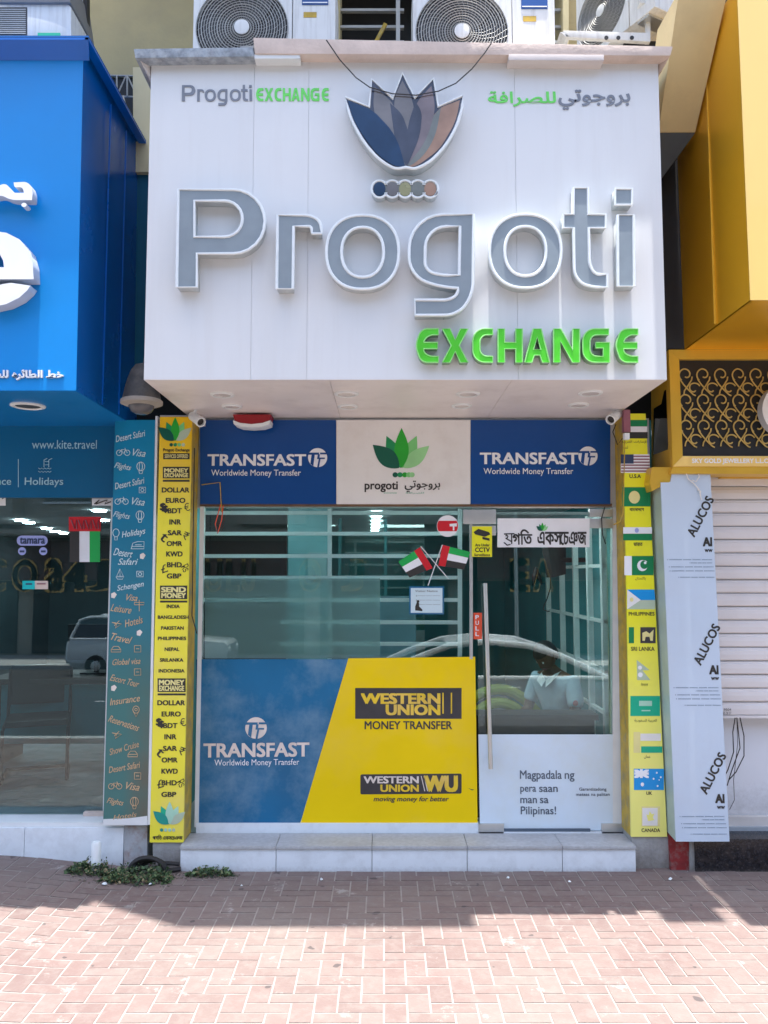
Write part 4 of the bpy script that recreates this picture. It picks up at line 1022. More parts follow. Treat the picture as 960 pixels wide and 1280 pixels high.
# ================================================================== yellow strips
ys = thing('pillar_sign', 'yellow upright strip listing currencies and countries, next to the barred window', 'sign', P(208, 1053, YT), 'yellow upright sign strips')
mb = MB(); mb.px([(200, 521), (187, 1053), (229, 1053), (240, 521)], YT, .018, M['strip']); mb.build('front_face', ys)
mb = MB(); mb.prism([P(240, 521, YT + .001), P(229, 1053, YT + .001), P(229, 1053, YT + .001) + Vector((-.01, 0, 0)), P(240, 521, YT + .001) + Vector((-.01, 0, 0))], .2, M['stripside']); mb.build('return_face', ys)
for y in (620, 700, 805, 868, 915, 960, 1010): MB().prism([P(241 - (y - 521) * .0207, y, YT + .05) + Vector((.001, 0, 0)), P(241 - (y - 521) * .0207, y + 9, YT + .05) + Vector((.001, 0, 0)), P(241 - (y - 521) * .0207, y + 9, YT + .05), P(241 - (y - 521) * .0207, y, YT + .05)], .05, M['cyan']).build('print_patch', ys)
YP = YT - .0015
lotus(ys, 219, 538, 34, YP, [M['leaf1'], M['leaf2'], M['leaf3'], M['leaf4'], M['palegreen']])
for x, mm in zip((214, 219, 224, 229), ('leaf1', 'leaf2', 'leaf4', 'palegreen')): shape('bead_print', [ell(x, 556, 2.3, 2.3, 10)], YP, .001, M[mm], ys)
text('Progoti Exchange', 204, 237, 560.5, 565.5, YP, NK, ys, bold=.025)
def block(y0, y1, x0, x1, l1, l2, par=ys, bar=True):
    b_ = MB().rect(x0, y0, x1, y1, YP, .001, NK).build('label_block', par); h = (y1 - y0)
    if l2:
        text(l1, x0 + 2, x1 - 2, y0 + 2, y0 + h * .5 - .3, YP - .0015, M['paleyellow'], b_, bold=.05)
        text(l2, x0 + 2, x1 - 2, y0 + h * .5 + .8, y1 - 1.6, YP - .0015, M['paleyellow'], b_, bold=.05)
    else: text(l1, x0 + 2, x1 - 2, y0 + 1.5, y1 - 1.5, YP - .0015, M['paleyellow'], b_, bold=.03)
    if bar: MB().rect(x0, y1 + 1.8, x1, y1 + 4.2, YP, .001, NK).build('rule', par)
block(566.5, 574, 204, 237, 'SERVICES OFFERED', None, bar=False)
block(583.5, 598, 203.5, 237, 'MONEY', 'EXCHANGE'); block(732, 749, 200, 234, 'SEND', 'MONEY'); block(848, 865, 197, 232, 'MONEY', 'EXCHANGE')
for st, cx, cy, ww, hh in (('DOLLAR', 219.5, 612.5, 34, 6), ('EURO', 219.5, 625.5, 24, 6), ('BDT', 218.5, 638.5, 17, 6), ('INR', 219, 652.5, 14, 6), ('SAR', 218.5, 666, 17, 6), ('OMR', 218, 679.5, 19, 6), ('KWD', 218, 692.5, 20, 6), ('BHD', 218, 706, 18, 6), ('GBP', 217.5, 720, 17.5, 6),
    ('INDIA', 216.5, 758, 16, 4.2), ('BANGLADESH', 216.5, 771.5, 38, 4.2), ('PAKISTAN', 215.5, 785, 28, 4.2), ('PHILIPPINES', 215, 798, 35, 4.2), ('NEPAL', 215, 811.5, 18, 4.2), ('SRILANKA', 214.5, 825, 29, 4.2), ('INDONESIA', 214.5, 838.5, 32, 4.2),
    ('DOLLAR', 214, 878.5, 34, 6), ('EURO', 214, 892.5, 23.5, 6), ('BDT', 213, 907, 17, 6), ('INR', 213, 921, 14.5, 6), ('SAR', 212.5, 935.5, 17, 6), ('OMR', 212, 950, 19.5, 6), ('KWD', 212, 964, 20, 6), ('BHD', 211.5, 978.5, 18.5, 6), ('GBP', 211, 993, 18, 6)):
    text(st, cx - ww / 2, cx + ww / 2, cy - hh / 2, cy + hh / 2, YP, NK, ys, bold=.035)
for dy, dx in ((0, 0), (269, -5)):
    text('$', 200.5 + dx, 206.5 + dx, 629 + dy, 639 + dy, YP, NK, ys, bold=.05); text('$', 204.5 + dx, 209.5 + dx, 632 + dy, 641 + dy, YP - .0004, NK, ys, bold=.05)
    text('€', 230 + dx, 237 + dx, 629 + dy, 639 + dy, YP, NK, ys, rot=15); text('﷼'[:1] if False else 't', 201 + dx, 209 + dx, 667 + dy, 677 + dy, YP, NK, ys, rot=-40, bold=.01)
    text('₹', 229 + dx, 236 + dx, 665 + dy, 675 + dy, YP, NK, ys, rot=-20); text('£', 201 + dx, 209 + dx, 706 + dy, 716 + dy, YP, NK, ys, rot=20, bold=.0)
    text('₨', 228 + dx, 236 + dx, 705 + dy, 715 + dy, YP, NK, ys, rot=-60)
lotus(ys, 212, 1018, 33, YP, LA)
for x, mm in zip((202, 207, 212, 217), ('leafa', 'leafb', 'leafb', 'palegreen')): shape('bead_print', [ell(x, 1037.5, 2.2, 2.2, 10)], YP, .001, M[mm], ys)
text('পগিত একসেচঞজ', 191, 228, 1043.5, 1049.5, YP, NK, ys, bold=.03)
st_ = tag(MB().px([(191, 1053), (191, 1096), (228, 1096), (228, 1053)], YT + .012, .2, M['stub']).build('concrete_stub', base=P(208, 1090, YT)), 'bare concrete pier foot under the currency list strip', 'pier')

ry = thing('pillar_sign', 'yellow upright strip of country flags beside the glass door', 'sign', P(810, 1046, YT), 'yellow upright sign strips')
mb = MB(); mb.px([(779, 517), (789, 1046), (834, 1046), (807, 517)], YT, .018, M['stripR']); mb.build('front_face', ry)
mb = MB(); mb.prism([P(779, 517, YT + .001), P(789, 1046, YT + .001), P(789, 1046, YT + .001) + Vector((.01, 0, 0)), P(779, 517, YT + .001) + Vector((.01, 0, 0))], .2, M['stripside']); mb.build('return_face', ry)
RP = YT - .0015
def fx(y): return (y - 517) * .0335     # the strip leans outward as it falls
def fr(x0, y0, x1, y1, m, nm='flag_print', L=0, par=ry): return MB().rect(x0, y0, x1, y1, RP - .0006 * L, .001, M[m]).build(nm, par)
uae = fr(784, 525, 809, 533, 'flaggreen'); fr(784, 533.1, 809, 540, 'print_white'); fr(784, 540.1, 809.5, 548, 'ink')
text('ﺔﻴﺑﺮﻌﻟﺍ ﺕﺍﺭﺎﻣﻹﺍ', 777, 809, 550.5, 554.5, RP, NK, ry); text('ﺓﺪﺤﺘﻤﻟﺍ', 779, 785, 557, 561, RP, NK, ry)
us = fr(776, 568, 812, 591, 'print_white', L=0)
for k in range(6): fr(776.5 if k > 2 else 792, 569.5 + 3.7 * k, 812, 571.2 + 3.7 * k, 'maroon', 'stripe_print', 1)
fr(776, 568, 792, 579.5, 'navy', 'canton_print', 2)
text('U.S.A', 787, 801, 593, 597.5, RP, NK, ry, bold=.02)
fr(778, 609, 813, 633, 'flaggreen'); shape('disc_print', [ell(793, 621.5, 7, 8, 20)], RP - .001, .0008, M['paleyellow'], ry)
text('বাংলাদেশ', 787, 805, 635, 639, RP, NK, ry, bold=.02)
fr(779, 659, 815, 667, 'print_white'); fr(779, 667.2, 815, 675.5, 'flaggreen'); shape('wheel_print', [ell(796, 663, 2.6, 3, 12)], RP - .001, .0008, M['lilac'], ry)
text('ভারত', 792, 803, 678, 682.5, RP, NK, ry, bold=.02)
fr(780.5, 695, 789.7, 719, 'print_white'); fr(790, 695, 817, 719, 'flaggreen')
cres = [(803 + 6.5 * math.cos(R(a)), 707 + 7 * math.sin(R(a))) for a in range(-40, -321, -20)] + [(805.3 + 5.0 * math.cos(R(a)), 705.8 + 5.4 * math.sin(R(a))) for a in range(-320, -39, 20)]
shape('crescent_print', [cres], RP - .001, .0008, M['print_white'], ry); shape('star_print', [ell(806.5, 703.5, 1.7, 1.8, 8)], RP - .001, .0008, M['print_white'], ry)
text('ﻥﺎﺘﺴﻛﺎﭘ', 794, 807, 721, 725.5, RP, NK, ry)
MB().px([(784, 737), (801, 750), (819, 750), (818, 737)], RP, .001, M['cyan']).build('flag_print', ry); MB().px([(801, 750), (784, 761.5), (819, 761.5), (819, 750)], RP, .001, M['palegreen']).build('flag_print', ry)
MB().px([(784, 737), (784, 761.5), (801, 750)], RP - .0006, .001, M['pwhite']).build('triangle_print', ry); shape('sun_print', [ell(789.5, 749.5, 2.4, 2.8, 10)], RP - .0016, .0008, M['paleyellow'], ry)
text('PHILIPPINES', 786, 818, 765, 769.5, RP, NK, ry, bold=.015)
fr(786, 784, 792.5, 804, 'flaggreen'); fr(800.5, 784, 819.5, 804, 'wublack')
MB().px([(803, 801), (803, 791), (808, 789), (812, 792), (817, 787), (816, 801), (813, 801), (812, 796), (807, 796), (806, 801)], RP - .001, .0008, M['paleyellow']).build('lion_print', ry)
text('SRI LANKA', 789, 818, 808.5, 813.5, RP, NK, ry, bold=.015)
MB().px([(796, 825), (812, 837.5), (803, 838)  , (813, 850), (796.5, 850)], RP, .001, M['palegreen']).build('flag_print', ry)
shape('moon_print', [ell(800, 834.5, 2.5, 2.6, 10)], RP - .001, .0008, M['print_white'], ry); shape('sun_print', [ell(800.5, 843.5, 3, 3.2, 10)], RP - .001, .0008, M['print_white'], ry)
text('नेपाल', 801, 810, 853.5, 857.5, RP, NK, ry)
fr(788, 870, 825, 895, 'sgreen'); fr(799, 876, 815, 882.5, 'leafb', 'script_print', 1); fr(802, 887.5, 813, 889, 'leafb', 'sword_print', 1)
text('ﺔﻳﺩﻮﻌﺴﻟﺍ ﺔﻴﺑﺮﻌﻟﺍ', 793, 821, 898.5, 903, RP, NK, ry)
fr(792, 915, 800.2, 941, 'paleyellow'); fr(800.5, 917, 826, 926, 'pwhite'); fr(801.5, 933, 828, 941, 'sgreen')
text('ﻥﺎﻤﻋ', 805, 813, 943.5, 948.5, RP, NK, ry)
fr(792.5, 961, 830, 987.5, 'cyan')
MB().px([(793, 962), (793, 964.5), (808, 972.5), (811, 972.5), (811, 970.5), (797, 962)], RP - .0008, .001, M['print_white']).px([(811, 962), (807, 962), (793, 970), (793, 972.5), (797, 972.5), (811, 964)], RP - .0014, .001, M['print_white']).px([(800, 961.5), (800, 972.5), (803.5, 972.5), (803.5, 961.5)], RP - .002, .001, M['print_white']).px([(793, 965.5), (793, 968.5), (811, 968.5), (811, 965.5)], RP - .0026, .001, M['print_white']).build('canton_print', ry)
for x, y, r_ in ((803, 980.5, 2.2), (821, 966, 1.1), (817, 973.5, 1.1), (826, 971.5, 1.1), (822, 982.5, 1.1), (824, 975, .7)): shape('star_print', [ell(x, y, r_, r_ * 1.15, 8)], RP - .001, .0008, M['print_white'], ry)
text('UK', 808, 815, 989.5, 993.5, RP, NK, ry, bold=.02)
fr(802, 1008, 825, 1033, 'palegreen' if False else 'paleyellow'); fr(803, 1010, 822, 1032, 'pwhite', 'leaf_back_print', 1)
MB().px([(810, 1026), (808, 1018), (811, 1019), (812, 1014), (815, 1018), (818, 1017), (816, 1022), (818, 1025), (813, 1026)], RP - .0018, .001, M['stripR']).build('leaf_print', ry)
text('CANADA', 802, 825, 1035.5, 1040, RP, NK, ry, bold=.015)
tag(MB().px([(790, 1046), (790, 1096), (838, 1096), (836, 1046)], YT + .012, .2, M['stub']).build('concrete_stub', base=P(812, 1090, YT)), 'bare concrete pier foot under the flags strip', 'pier')
tag(MB().px([(837, 1044), (839, 1096), (864, 1096), (861, 1044)], YT - .02, .2, M['redpaint']).build('painted_stub', base=P(850, 1090, YT)), 'flaking dark red pier foot next to the black granite plinth', 'pier')

# ================================================================== blue neighbour: sign
YK0 = 4.34
kb = thing('travel_sign', 'glossy blue box sign with white raised letters over the travel shop', 'sign', (-2.6, YK0, 2.86))
KXR = P(95, 488, YK0).x; KZB = ZZ(488, YK0); KZT = ZZ(77, YK0)
mb = MB(); mb.px([(-400, 60), (-420, 488), (95, 488), (104, 60)], YK0, .006, M['blue']); mb.build('face_panel', kb)
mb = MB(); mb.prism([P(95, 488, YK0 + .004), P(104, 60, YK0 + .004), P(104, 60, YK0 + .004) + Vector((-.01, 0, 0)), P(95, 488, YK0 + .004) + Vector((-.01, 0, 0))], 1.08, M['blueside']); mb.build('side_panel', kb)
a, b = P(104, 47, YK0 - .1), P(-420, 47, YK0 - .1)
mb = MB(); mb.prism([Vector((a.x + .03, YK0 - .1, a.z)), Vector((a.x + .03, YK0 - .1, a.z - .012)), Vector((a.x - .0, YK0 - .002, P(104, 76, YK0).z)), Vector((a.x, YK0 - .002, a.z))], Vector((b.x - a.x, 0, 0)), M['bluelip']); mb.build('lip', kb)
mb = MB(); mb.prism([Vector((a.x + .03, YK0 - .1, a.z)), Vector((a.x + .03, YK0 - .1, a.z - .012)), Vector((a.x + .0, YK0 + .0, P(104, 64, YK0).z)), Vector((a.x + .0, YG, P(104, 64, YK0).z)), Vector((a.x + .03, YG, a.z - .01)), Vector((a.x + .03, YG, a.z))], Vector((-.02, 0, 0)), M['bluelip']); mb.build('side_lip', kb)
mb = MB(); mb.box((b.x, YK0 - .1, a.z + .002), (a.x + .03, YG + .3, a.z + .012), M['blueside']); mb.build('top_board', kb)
for i, c_ in enumerate((-420, -150, 95)):
    if i == 2: break
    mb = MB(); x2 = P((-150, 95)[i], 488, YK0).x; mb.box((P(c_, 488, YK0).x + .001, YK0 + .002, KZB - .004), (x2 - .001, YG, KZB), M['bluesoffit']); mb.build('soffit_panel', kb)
for yj in (4.75, 5.05):
    z0 = KZB + .01; mb = MB(); mb.box((KXR - .004, yj, z0), (KXR + .0045, yj + .004, KZT), M['bluelip']); mb.build('side_joint', kb)
v = (640 - 506) / 1000; t_ = (KZB - CAMH) / (ST + v * CT); c = Vector(((35 - 480) / 1000 * t_, t_ * (CT - v * ST), KZB - .004))
mb = MB(); mb.lathe([(.10, -.003), (.10, .006), (.082, .012), (.075, .0)], c, (0, 0, -1), M['alu'], 28); f = mb.build('downlight', kb, smooth=True)
mb = MB(); mb.lathe([(.075, 0), (.07, .005), (.001, .006)], c, (0, 0, -1), M['fan'], 20); mb.build('lamp_glass', f)
KW = mat('white_acrylic_letter', (0.84, 0.85, 0.87), 0.35, var=0.04, scale=5); KS = mat('letter_side_grey', (0.5, 0.54, 0.6), 0.4)
KL = YK0 - .09
# large e, partly out of frame: bowl with slit
e1 = rp([(42, 349), (-14, 349), (-14, 334), (6, 334), (6, 326, 4), (-10, 306, 20), (-36, 322, 30), (-40, 345, 20), (-14, 353), (-14, 349.2)])
outer = [(-12 + 54 * math.cos(R(a)), 336 + 46 * math.sin(R(a))) for a in range(16, -250, -8)]
eb = [(42, 349), (41, 330), (36, 313), (24, 299), (8, 291), (-12, 288), (-34, 292), (-54, 306), (-64, 330), (-64, 346), (-52, 368), (-34, 380), (-10, 384), (8, 380), (24, 372), (34, 363), (38, 357), (14, 353.5), (4, 355), (-14, 359), (-30, 349)]
shape('raised_letter', [eb, [(5, 334), (-30, 334), (-24, 318), (-12, 311), (0, 318), (4, 326)]], KL, .085, KW, kb, KS)
shape('raised_letter', [rp([(-30, 236, 8), (-6, 234, 6), (6, 229, 5), (12, 234, 5), (16, 241, 4), (30, 241), (28, 234, 3), (18, 234, 2), (17, 228), (36, 227, 8), (41, 238, 6), (40, 250), (14, 250, 6), (2, 244, 4), (-30, 250)])], KL, .06, KW, kb, KS)
shape('raised_letter', [ell(30, 256, 3.4, 2.6, 12)], KL, .05, KW, kb, KS)
text('ﺮﻔﺴﻠﻟ ﻩﺮﺋﺎﻄﻟﺍ ﻂﺧ', -25, 79, 462, 475, YK0 - .012, KW, kb, bold=.035, raised=.012, side=KS)

# travel shop behind and below
ks = thing('travel_shop', 'travel agency shopfront with dark glass and teal transom under the blue sign', 'shop', (-2.8, YG, 0))
xk0, xk1 = -5.2, P(141, 800, YG).x
mb = MB(); mb.px([(-500, 514), (-500, 622), (143, 622), (148, 514)], YG - .03, .03, M['teal']); mb.build('transom', ks)
TY = YG - .032; pw = mat('pale_cyan_print', (0.42, 0.68, 0.78), 0.5)
text('www.kite.travel', 40, 121, 550, 561, TY, pw, ks)
text('Holidays', 31, 79, 597, 609, TY, pw, ks, bold=.008)
text('Insurance', -38, 14, 597, 606, TY, pw, ks, bold=.008)
MB().rect(22.5, 574, 23.3, 609, TY, .001, pw).build('rule', ks)
mb = MB()
for x in (55, 61): mb.tube([P(x, 584, TY), P(x, 575, TY), P(x + 4, 573, TY)], .0025, pw, 5)
mb.tube([P(56, 577, TY), P(61, 577, TY)], .002, pw, 5); mb.tube([P(56, 581, TY), P(61, 581, TY)], .002, pw, 5)
for y in (585, 589): mb.tube([P(48 + i * 2, y + (1.4 if i % 2 else 0), TY) for i in range(9)], .002, pw, 5)
mb.build('pool_print', ks)
mb = MB(); mb.px([(-500, 622), (-500, 1030), (131, 1030), (141, 622)], YG + .01, .008, M['kglass']); kp = mb.build('window_pane', ks)
mb = MB(); mb.px([(128, 1030), (133, 1030), (141, 622), (139, 622)], YG - .002, .03, M['alu']); mb.build('window_frame', ks)
mb = MB(); mb.rect(-500, 1028, 158, 1034, YG - .16, .2, M['alu']); mb.build('window_sill', ks, bevel=.003)
mb = MB(); mb.rect(72, 1026, 104, 1029, YG - .02, .03, M['tealwall']); mb.build('seal_strip', ks)
mb = MB(); mb.rect(104, 1015.5, 129, 1026.5, YG - .03, .04, M['plaster']); mb.build('patch_fitting', ks, bevel=.002)
yq = 5.24
for a, b in ((-300, -135), (-135, 31), (31, 155)):
    p0, p1 = P(a, 1035, yq), P(b, 1035, yq); mb = MB(); mb.box((p0.x + .0015, yq, -.04), (p1.x - .0015, yq + .02, p0.z), M['marble']); mb.build('plinth_tile', ks, bevel=.0015)
p0 = P(-300, 1035, yq); mb = MB(); mb.box((p0.x, yq + .021, -.1), (P(154, 1035, yq).x, YG + .1, p0.z - .004), M['stub']); mb.build('plinth_core', ks)
# room
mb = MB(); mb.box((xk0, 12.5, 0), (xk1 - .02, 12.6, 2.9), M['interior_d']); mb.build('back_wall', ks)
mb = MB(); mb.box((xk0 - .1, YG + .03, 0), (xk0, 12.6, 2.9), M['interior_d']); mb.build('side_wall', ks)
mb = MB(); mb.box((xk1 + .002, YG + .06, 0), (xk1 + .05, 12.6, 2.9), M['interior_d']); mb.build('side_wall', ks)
mb = MB(); mb.box((xk0, YG + .07, 2.42), (xk1, 12.6, 2.52), mat('room_ceiling', (.3, .3, .3), .8)); mb.build('ceiling', ks)
mb = MB(); mb.box((xk0, YG + .06, 0), (xk1, 12.5, .2), mat('pale_room_floor', (.42, .52, .57), .2)); mb.build('floor', ks)
for x, y in ((26, 650), (36, 653), (58, 660), (69, 664), (79, 666), (124, 638), (129, 650)):
    v = (640 - y) / 1000; tt = (2.416 - CAMH) / (ST + v * CT); c = P(x, y, tt * (CT - v * ST)); c.z = 2.416
    lm = MB(); lm.lathe([(.06, 0), (.055, .01), (.001, .011)], c, (0, 0, -1), M['lamp_on'], 18); lm.build('ceiling_lamp', ks)
# desk and chairs inside
dk = thing('office_desk', 'dark office desk standing inside the travel shop window', 'desk', (-2.7, 7.2, .2))
mb = MB(); mb.box((-3.4, 6.9, .92), (-2.1, 7.6, .96), M['wood']); mb.build('desk_top', dk)
for x in (-3.38, -2.14):
    mb = MB(); mb.box((x, 6.95, .2), (x + .04, 7.55, .92), M['wood']); mb.build('side_panel', dk)
mb = MB(); mb.box((-3.3, 7.0, .4), (-2.1, 7.02, .9), M['interior']); mb.build('modesty_panel', dk)
mo = thing('monitor', 'black computer monitor on the travel shop desk', 'monitor', (-2.6, 7.3, .96))
mb = MB(); mb.box((-2.86, 7.3, 1.08), (-2.34, 7.33, 1.40), M['black']); mb.build('screen', mo, bevel=.004)
mb = MB(); mb.box((-2.62, 7.31, .97), (-2.58, 7.34, 1.1), M['black']); mb.build('stand', mo)
mb = MB(); mb.box((-2.72, 7.24, .96), (-2.48, 7.42, .972), M['black']); mb.build('stand_base', mo)
def vchair(cx, cy, z, rz, label):
    t_ = thing('visitor_chair', label, 'chair', (cx, cy, z), 'cantilever chairs inside the travel shop'); t_.rotation_euler = (0, 0, rz)
    def sub(mb, nm, bv=0):
        me = mb.mesh(nm, bv, True); o = bpy.data.objects.new(nm, me); COL.objects.link(o); o.parent = t_
    for s_ in (-.24, .24):
        mb = MB(); mb.tube([(s_, -.24, .02), (s_, .24, .02), (s_, .27, .06), (s_, .25, .42), (s_, -.2, .46), (s_, -.27, .85)], .014, M['black'], 8); sub(mb, 'frame')
    mb = MB(); mb.tube([(-.24, -.24, .02), (.24, -.24, .02)], .014, M['black'], 8); sub(mb, 'cross_tube')
    mb = MB(); mb.box((-.23, -.2, .44), (.23, .24, .49), M['black']); sub(mb, 'seat', .015)
    mb = MB(); mb.box((-.23, -.29, .55), (.23, -.25, .88), M['black']); sub(mb, 'backrest', .015)
vchair(-2.85, 6.7, .2, R(200), 'black cantilever chair close behind the travel shop glass')
vchair(-2.2, 7.6, .2, R(160), 'black cantilever chair next to the lettered teal pillar strip')
KY = YG + .007
def stick(nm, label, polys, cat='sticker'):
    t_ = thing(nm, label, cat, P(polys[0][0][0][0], polys[0][0][0][1], KY))
    for k, (l, m_, n_) in enumerate(polys): shape(n_, [l], KY - .0012 * (k + 1), .001, m_, t_)
    return t_
s1 = stick('window_sticker', 'rounded lilac payment sticker with dark wording on the travel shop window', [(rp([(21, 669.5, 6), (59.5, 669.5, 6), (59.5, 682, 6), (21, 682, 6)]), M['lilac'], 'sticker_sheet')])
text('tamara', 25, 56, 672, 679.5, KY - .0035, M['navy'], s1, bold=.03)
for x in (27.5, 54): 
    s_ = stick('window_sticker', 'small round lilac sticker, the one ' + ('below the first letter of the payment sticker' if x < 30 else 'below the last letter of the payment sticker'), [(ell(x, 689, 5, 5, 18), M['lilac'], 'sticker_sheet'), (rp([(x - 3, 688), (x + 3, 688), (x + 3, 690.5), (x - 3, 690.5)]), M['navy'], 'print_mark')])
s2 = stick('window_sticker', 'tiny turquoise and pink label on the travel shop window', [([(28, 726), (60, 726), (60, 736.5), (28, 736.5)], M['plaster'], 'sticker_sheet'), ([(28, 726), (43.5, 726), (43.5, 736.5), (28, 736.5)], mat('turquoise', (0, .5, .5), .4), 'turquoise_half'), ([(32, 729), (40, 729), (40, 731), (32, 731)], M['navy'], 'print_mark'), ([(46, 729), (57, 729), (57, 730.5), (46, 730.5)], M['maroon'], 'print_mark')])
s3 = stick('country_flag', 'upright green, white, black and red national flag hanging in the travel shop window', [([(99, 664), (125, 664), (125, 702.5), (99, 702.5)], M['print_white'], 'white_stripe'), ([(112, 664), (125, 664), (125, 702.5), (112, 702.5)], M['brightgreen'], 'green_stripe'), ([(87, 664), (99, 664), (99, 702.5), (87, 702.5)], M['ink'], 'black_stripe'), ([(86, 646), (126, 646), (126, 664), (86, 664)], M['red'], 'red_stripe')], 'flag')
mb = MB()
for k in range(4): mb.tube([P(89 + 9 * k, 650, KY - .008), P(93 + 9 * k, 661, KY - .008), P(96 + 9 * k, 650, KY - .008), P(96 + 9 * k, 661, KY - .008)], .004, M['maroon'], 5)
mb.build('stitching', s3)
s4 = stick('door_plate', 'black and white plate with curly writing at the travel window top corner', [([(115, 623), (141, 623), (141, 632), (115, 632)], M['print_white'], 'plate'), ([(115, 612), (141, 612), (141, 622), (115, 622)], M['ink'], 'black_plate')], 'plate')
MB().tube([P(a, b, KY - .006) for a, b in ((118, 630), (124, 625), (120, 630), (128, 627), (134, 625), (131, 630), (139, 627))], .004, M['ink'], 5).build('script', s4)
s5 = stick('door_plate', 'pale cropped plate beside the word on the teal transom', [([(-8, 613), (7, 613), (7, 632), (-8, 632)], M['pwhite'], 'plate'), ([(1, 620), (6, 622), (3, 624)], M['ink'], 'script')], 'plate')

# teal lettered pillar strip
YQ = 5.2
kt = thing('pillar_sign', 'faded teal upright strip with slanted holiday words and little icons', 'sign', P(160, 1030, YQ))
mb = MB(); mb.px([(144, 525), (129, 1031), (184, 1031), (194, 525)], YQ, .02, M['kitestrip']); mb.build('front_face', kt)
mb = MB(); mb.px([(194.3, 520), (184.3, 1031), (188, 1031), (197, 520)], YQ + .002, .19, M['alu']); mb.build('edge_profile', kt)
mb = MB(); mb.px([(129, 1024), (129, 1031.5), (184, 1031.5), (184, 1020), (160, 1023)], YQ - .002, .02, M['alu']); mb.build('foot_profile', kt)
KP = YQ - .0015
T1 = mat('white_script_print', (.62, .74, .76), .5, var=.1); T2 = mat('peach_script_print', (.62, .42, .24), .5, var=.2)
for st, cx, cy, ww, hh, rt in (('Desert Safari', 163, 545, 38, 8, 12), ('Visa', 174, 566, 16, 9, -6), ('Flights', 153.5, 584, 21, 9, -10), ('Desert Safari', 162, 604, 38, 8, 12), ('Visa', 173, 627, 16, 9, -6), ('Flights', 152, 645, 21, 9, -10), ('Holidays', 167, 667, 30, 10, 10), ('Desert', 154, 691, 24, 9, -8), ('Safari', 160, 702, 25, 8, 0), ('Schengen', 163, 733.5, 34, 9, 10), ('Visa', 165, 747, 14, 8, -5),
    ('Leisure', 151.5, 761, 26, 9, -8), ('Hotels', 167, 777, 23, 9, 14), ('Travel', 152, 798, 26, 9, -12), ('Global visa', 158, 827, 35, 7.5, 3), ('Escort Tour', 156, 851, 37, 8, -14), ('Insurance', 156, 875, 38, 8.5, 8), ('Reservations', 155, 904, 40, 8.5, -18), ('Show Cruise', 155, 935, 38, 8, 16), ('Desert Safari', 155.5, 959, 40, 8, 10), ('Visa', 166, 983, 17, 9, -8), ('Flights', 144, 1003, 21, 9, -10), ('Hotels', 156, 1020, 30, 6, 8)):
    text(st, cx - ww / 2, cx + ww / 2, cy - hh / 2, cy + hh / 2, KP, T1 if cy < 740 else T2, kt, rot=rt, shear=.35, bold=.006)
def icon(kind, cx, cy, m_):
    mb = MB(); r_ = .0022
    def ring(x, y, a, b=None, n=14): mb.tube([P(x + a * math.cos(2 * math.pi * i / n), y + (b or a) * math.sin(2 * math.pi * i / n), KP) for i in range(n)], r_, m_, 4, True)
    def ln(*p): mb.tube([P(cx + a, cy + b, KP) for a, b in p], r_, m_, 4)
    if kind == 'bike': ring(cx - 5, cy + 1, 3.4); ring(cx + 5, cy + 1, 3.4); ln((-5, 1), (-2, -3), (3, -3), (5, 1)); ln((-2, -3), (0, 2), (3, -3), (2, -5))
    elif kind == 'balloon': ring(cx, cy - 2, 5, 5.5); ring(cx, cy - 2, 2, 5.5); ln((-2.5, 3), (-1.5, 7), (1.5, 7), (2.5, 3))
    elif kind == 'bulb': ring(cx, cy - 2, 4, 5); ln((-1.5, 3), (-1.5, 7), (1.5, 7), (1.5, 3))
    elif kind == 'train': ln((-8, 4), (-6, -3), (0, -5), (8, -5), (8, 4), (-8, 4)); ln((-7, 1), (8, 1)); ln((-3, -1), (5, -1))
    elif kind == 'boat': ln((-5, 3), (5, 3), (3, 6), (-3, 6), (-5, 3)); ln((0, 3), (0, -7), (4, 2), (-4, 2), (0, -7))
    elif kind == 'camera': ln((-4, -3), (4, -3), (4, 4), (-4, 4), (-4, -3)); ring(cx, cy + .5, 2)
    elif kind == 'sign': ln((0, -7), (0, 7)); ln((-6, -4), (6, -4), (6, -1), (-6, -1), (-6, -4))
    elif kind == 'plane': ln((-6, -2), (6, 0), (-2, 5), (0, 0), (-6, -2)); ln((-3, 2), (3, -4))
    elif kind == 'pin': ring(cx, cy - 2, 4, 4.5); ring(cx, cy - 2, 1.6); ln((-3, 1), (0, 7), (3, 1))
    elif kind == 'box': ln((-4, -4), (4, -4), (4, 4), (-4, 4), (-4, -4)); ln((-2, 0), (2, 0))
    elif kind == 'car': ln((-6, 3), (-6, 0), (-3, -4), (3, -4), (6, 0), (6, 3), (-6, 3)); ln((-5, 0), (5, 0))
    mb.build('icon_print', kt)
for k, x, y in (('bike', 154, 565), ('balloon', 176, 585), ('camera', 178, 612), ('bike', 152, 626), ('balloon', 175, 646), ('bulb', 145, 668), ('train', 172, 682), ('boat', 150, 718), ('camera', 175, 717), ('sign', 174, 757), ('plane', 146, 780), ('car', 145, 812), ('box', 172, 811), ('box', 172, 840), ('pin', 170, 889), ('plane', 146, 918), ('car', 166, 943), ('box', 172, 970), ('bike', 144, 982), ('balloon', 168, 1004)):
    icon(k, x, y, T1 if y < 740 else T2)
for x, y in ((178, 695), (174, 791), (142, 860), (142, 744)):
    MB().px([(x - 3, y + 3), (x - 3, y - 2), (x + 1, y - 4), (x + 4, y - 1), (x + 1, y + 4)], KP, .001, M['warm_white']).build('tag_print', kt)
tag(MB().px([(155, 1032), (155, 1092), (184, 1092), (184, 1032)], YQ + .04, .18, M['poster']).build('poster_stub', base=P(170, 1090, YQ)), 'pier foot with torn colourful poster remains under the teal strip', 'pier')

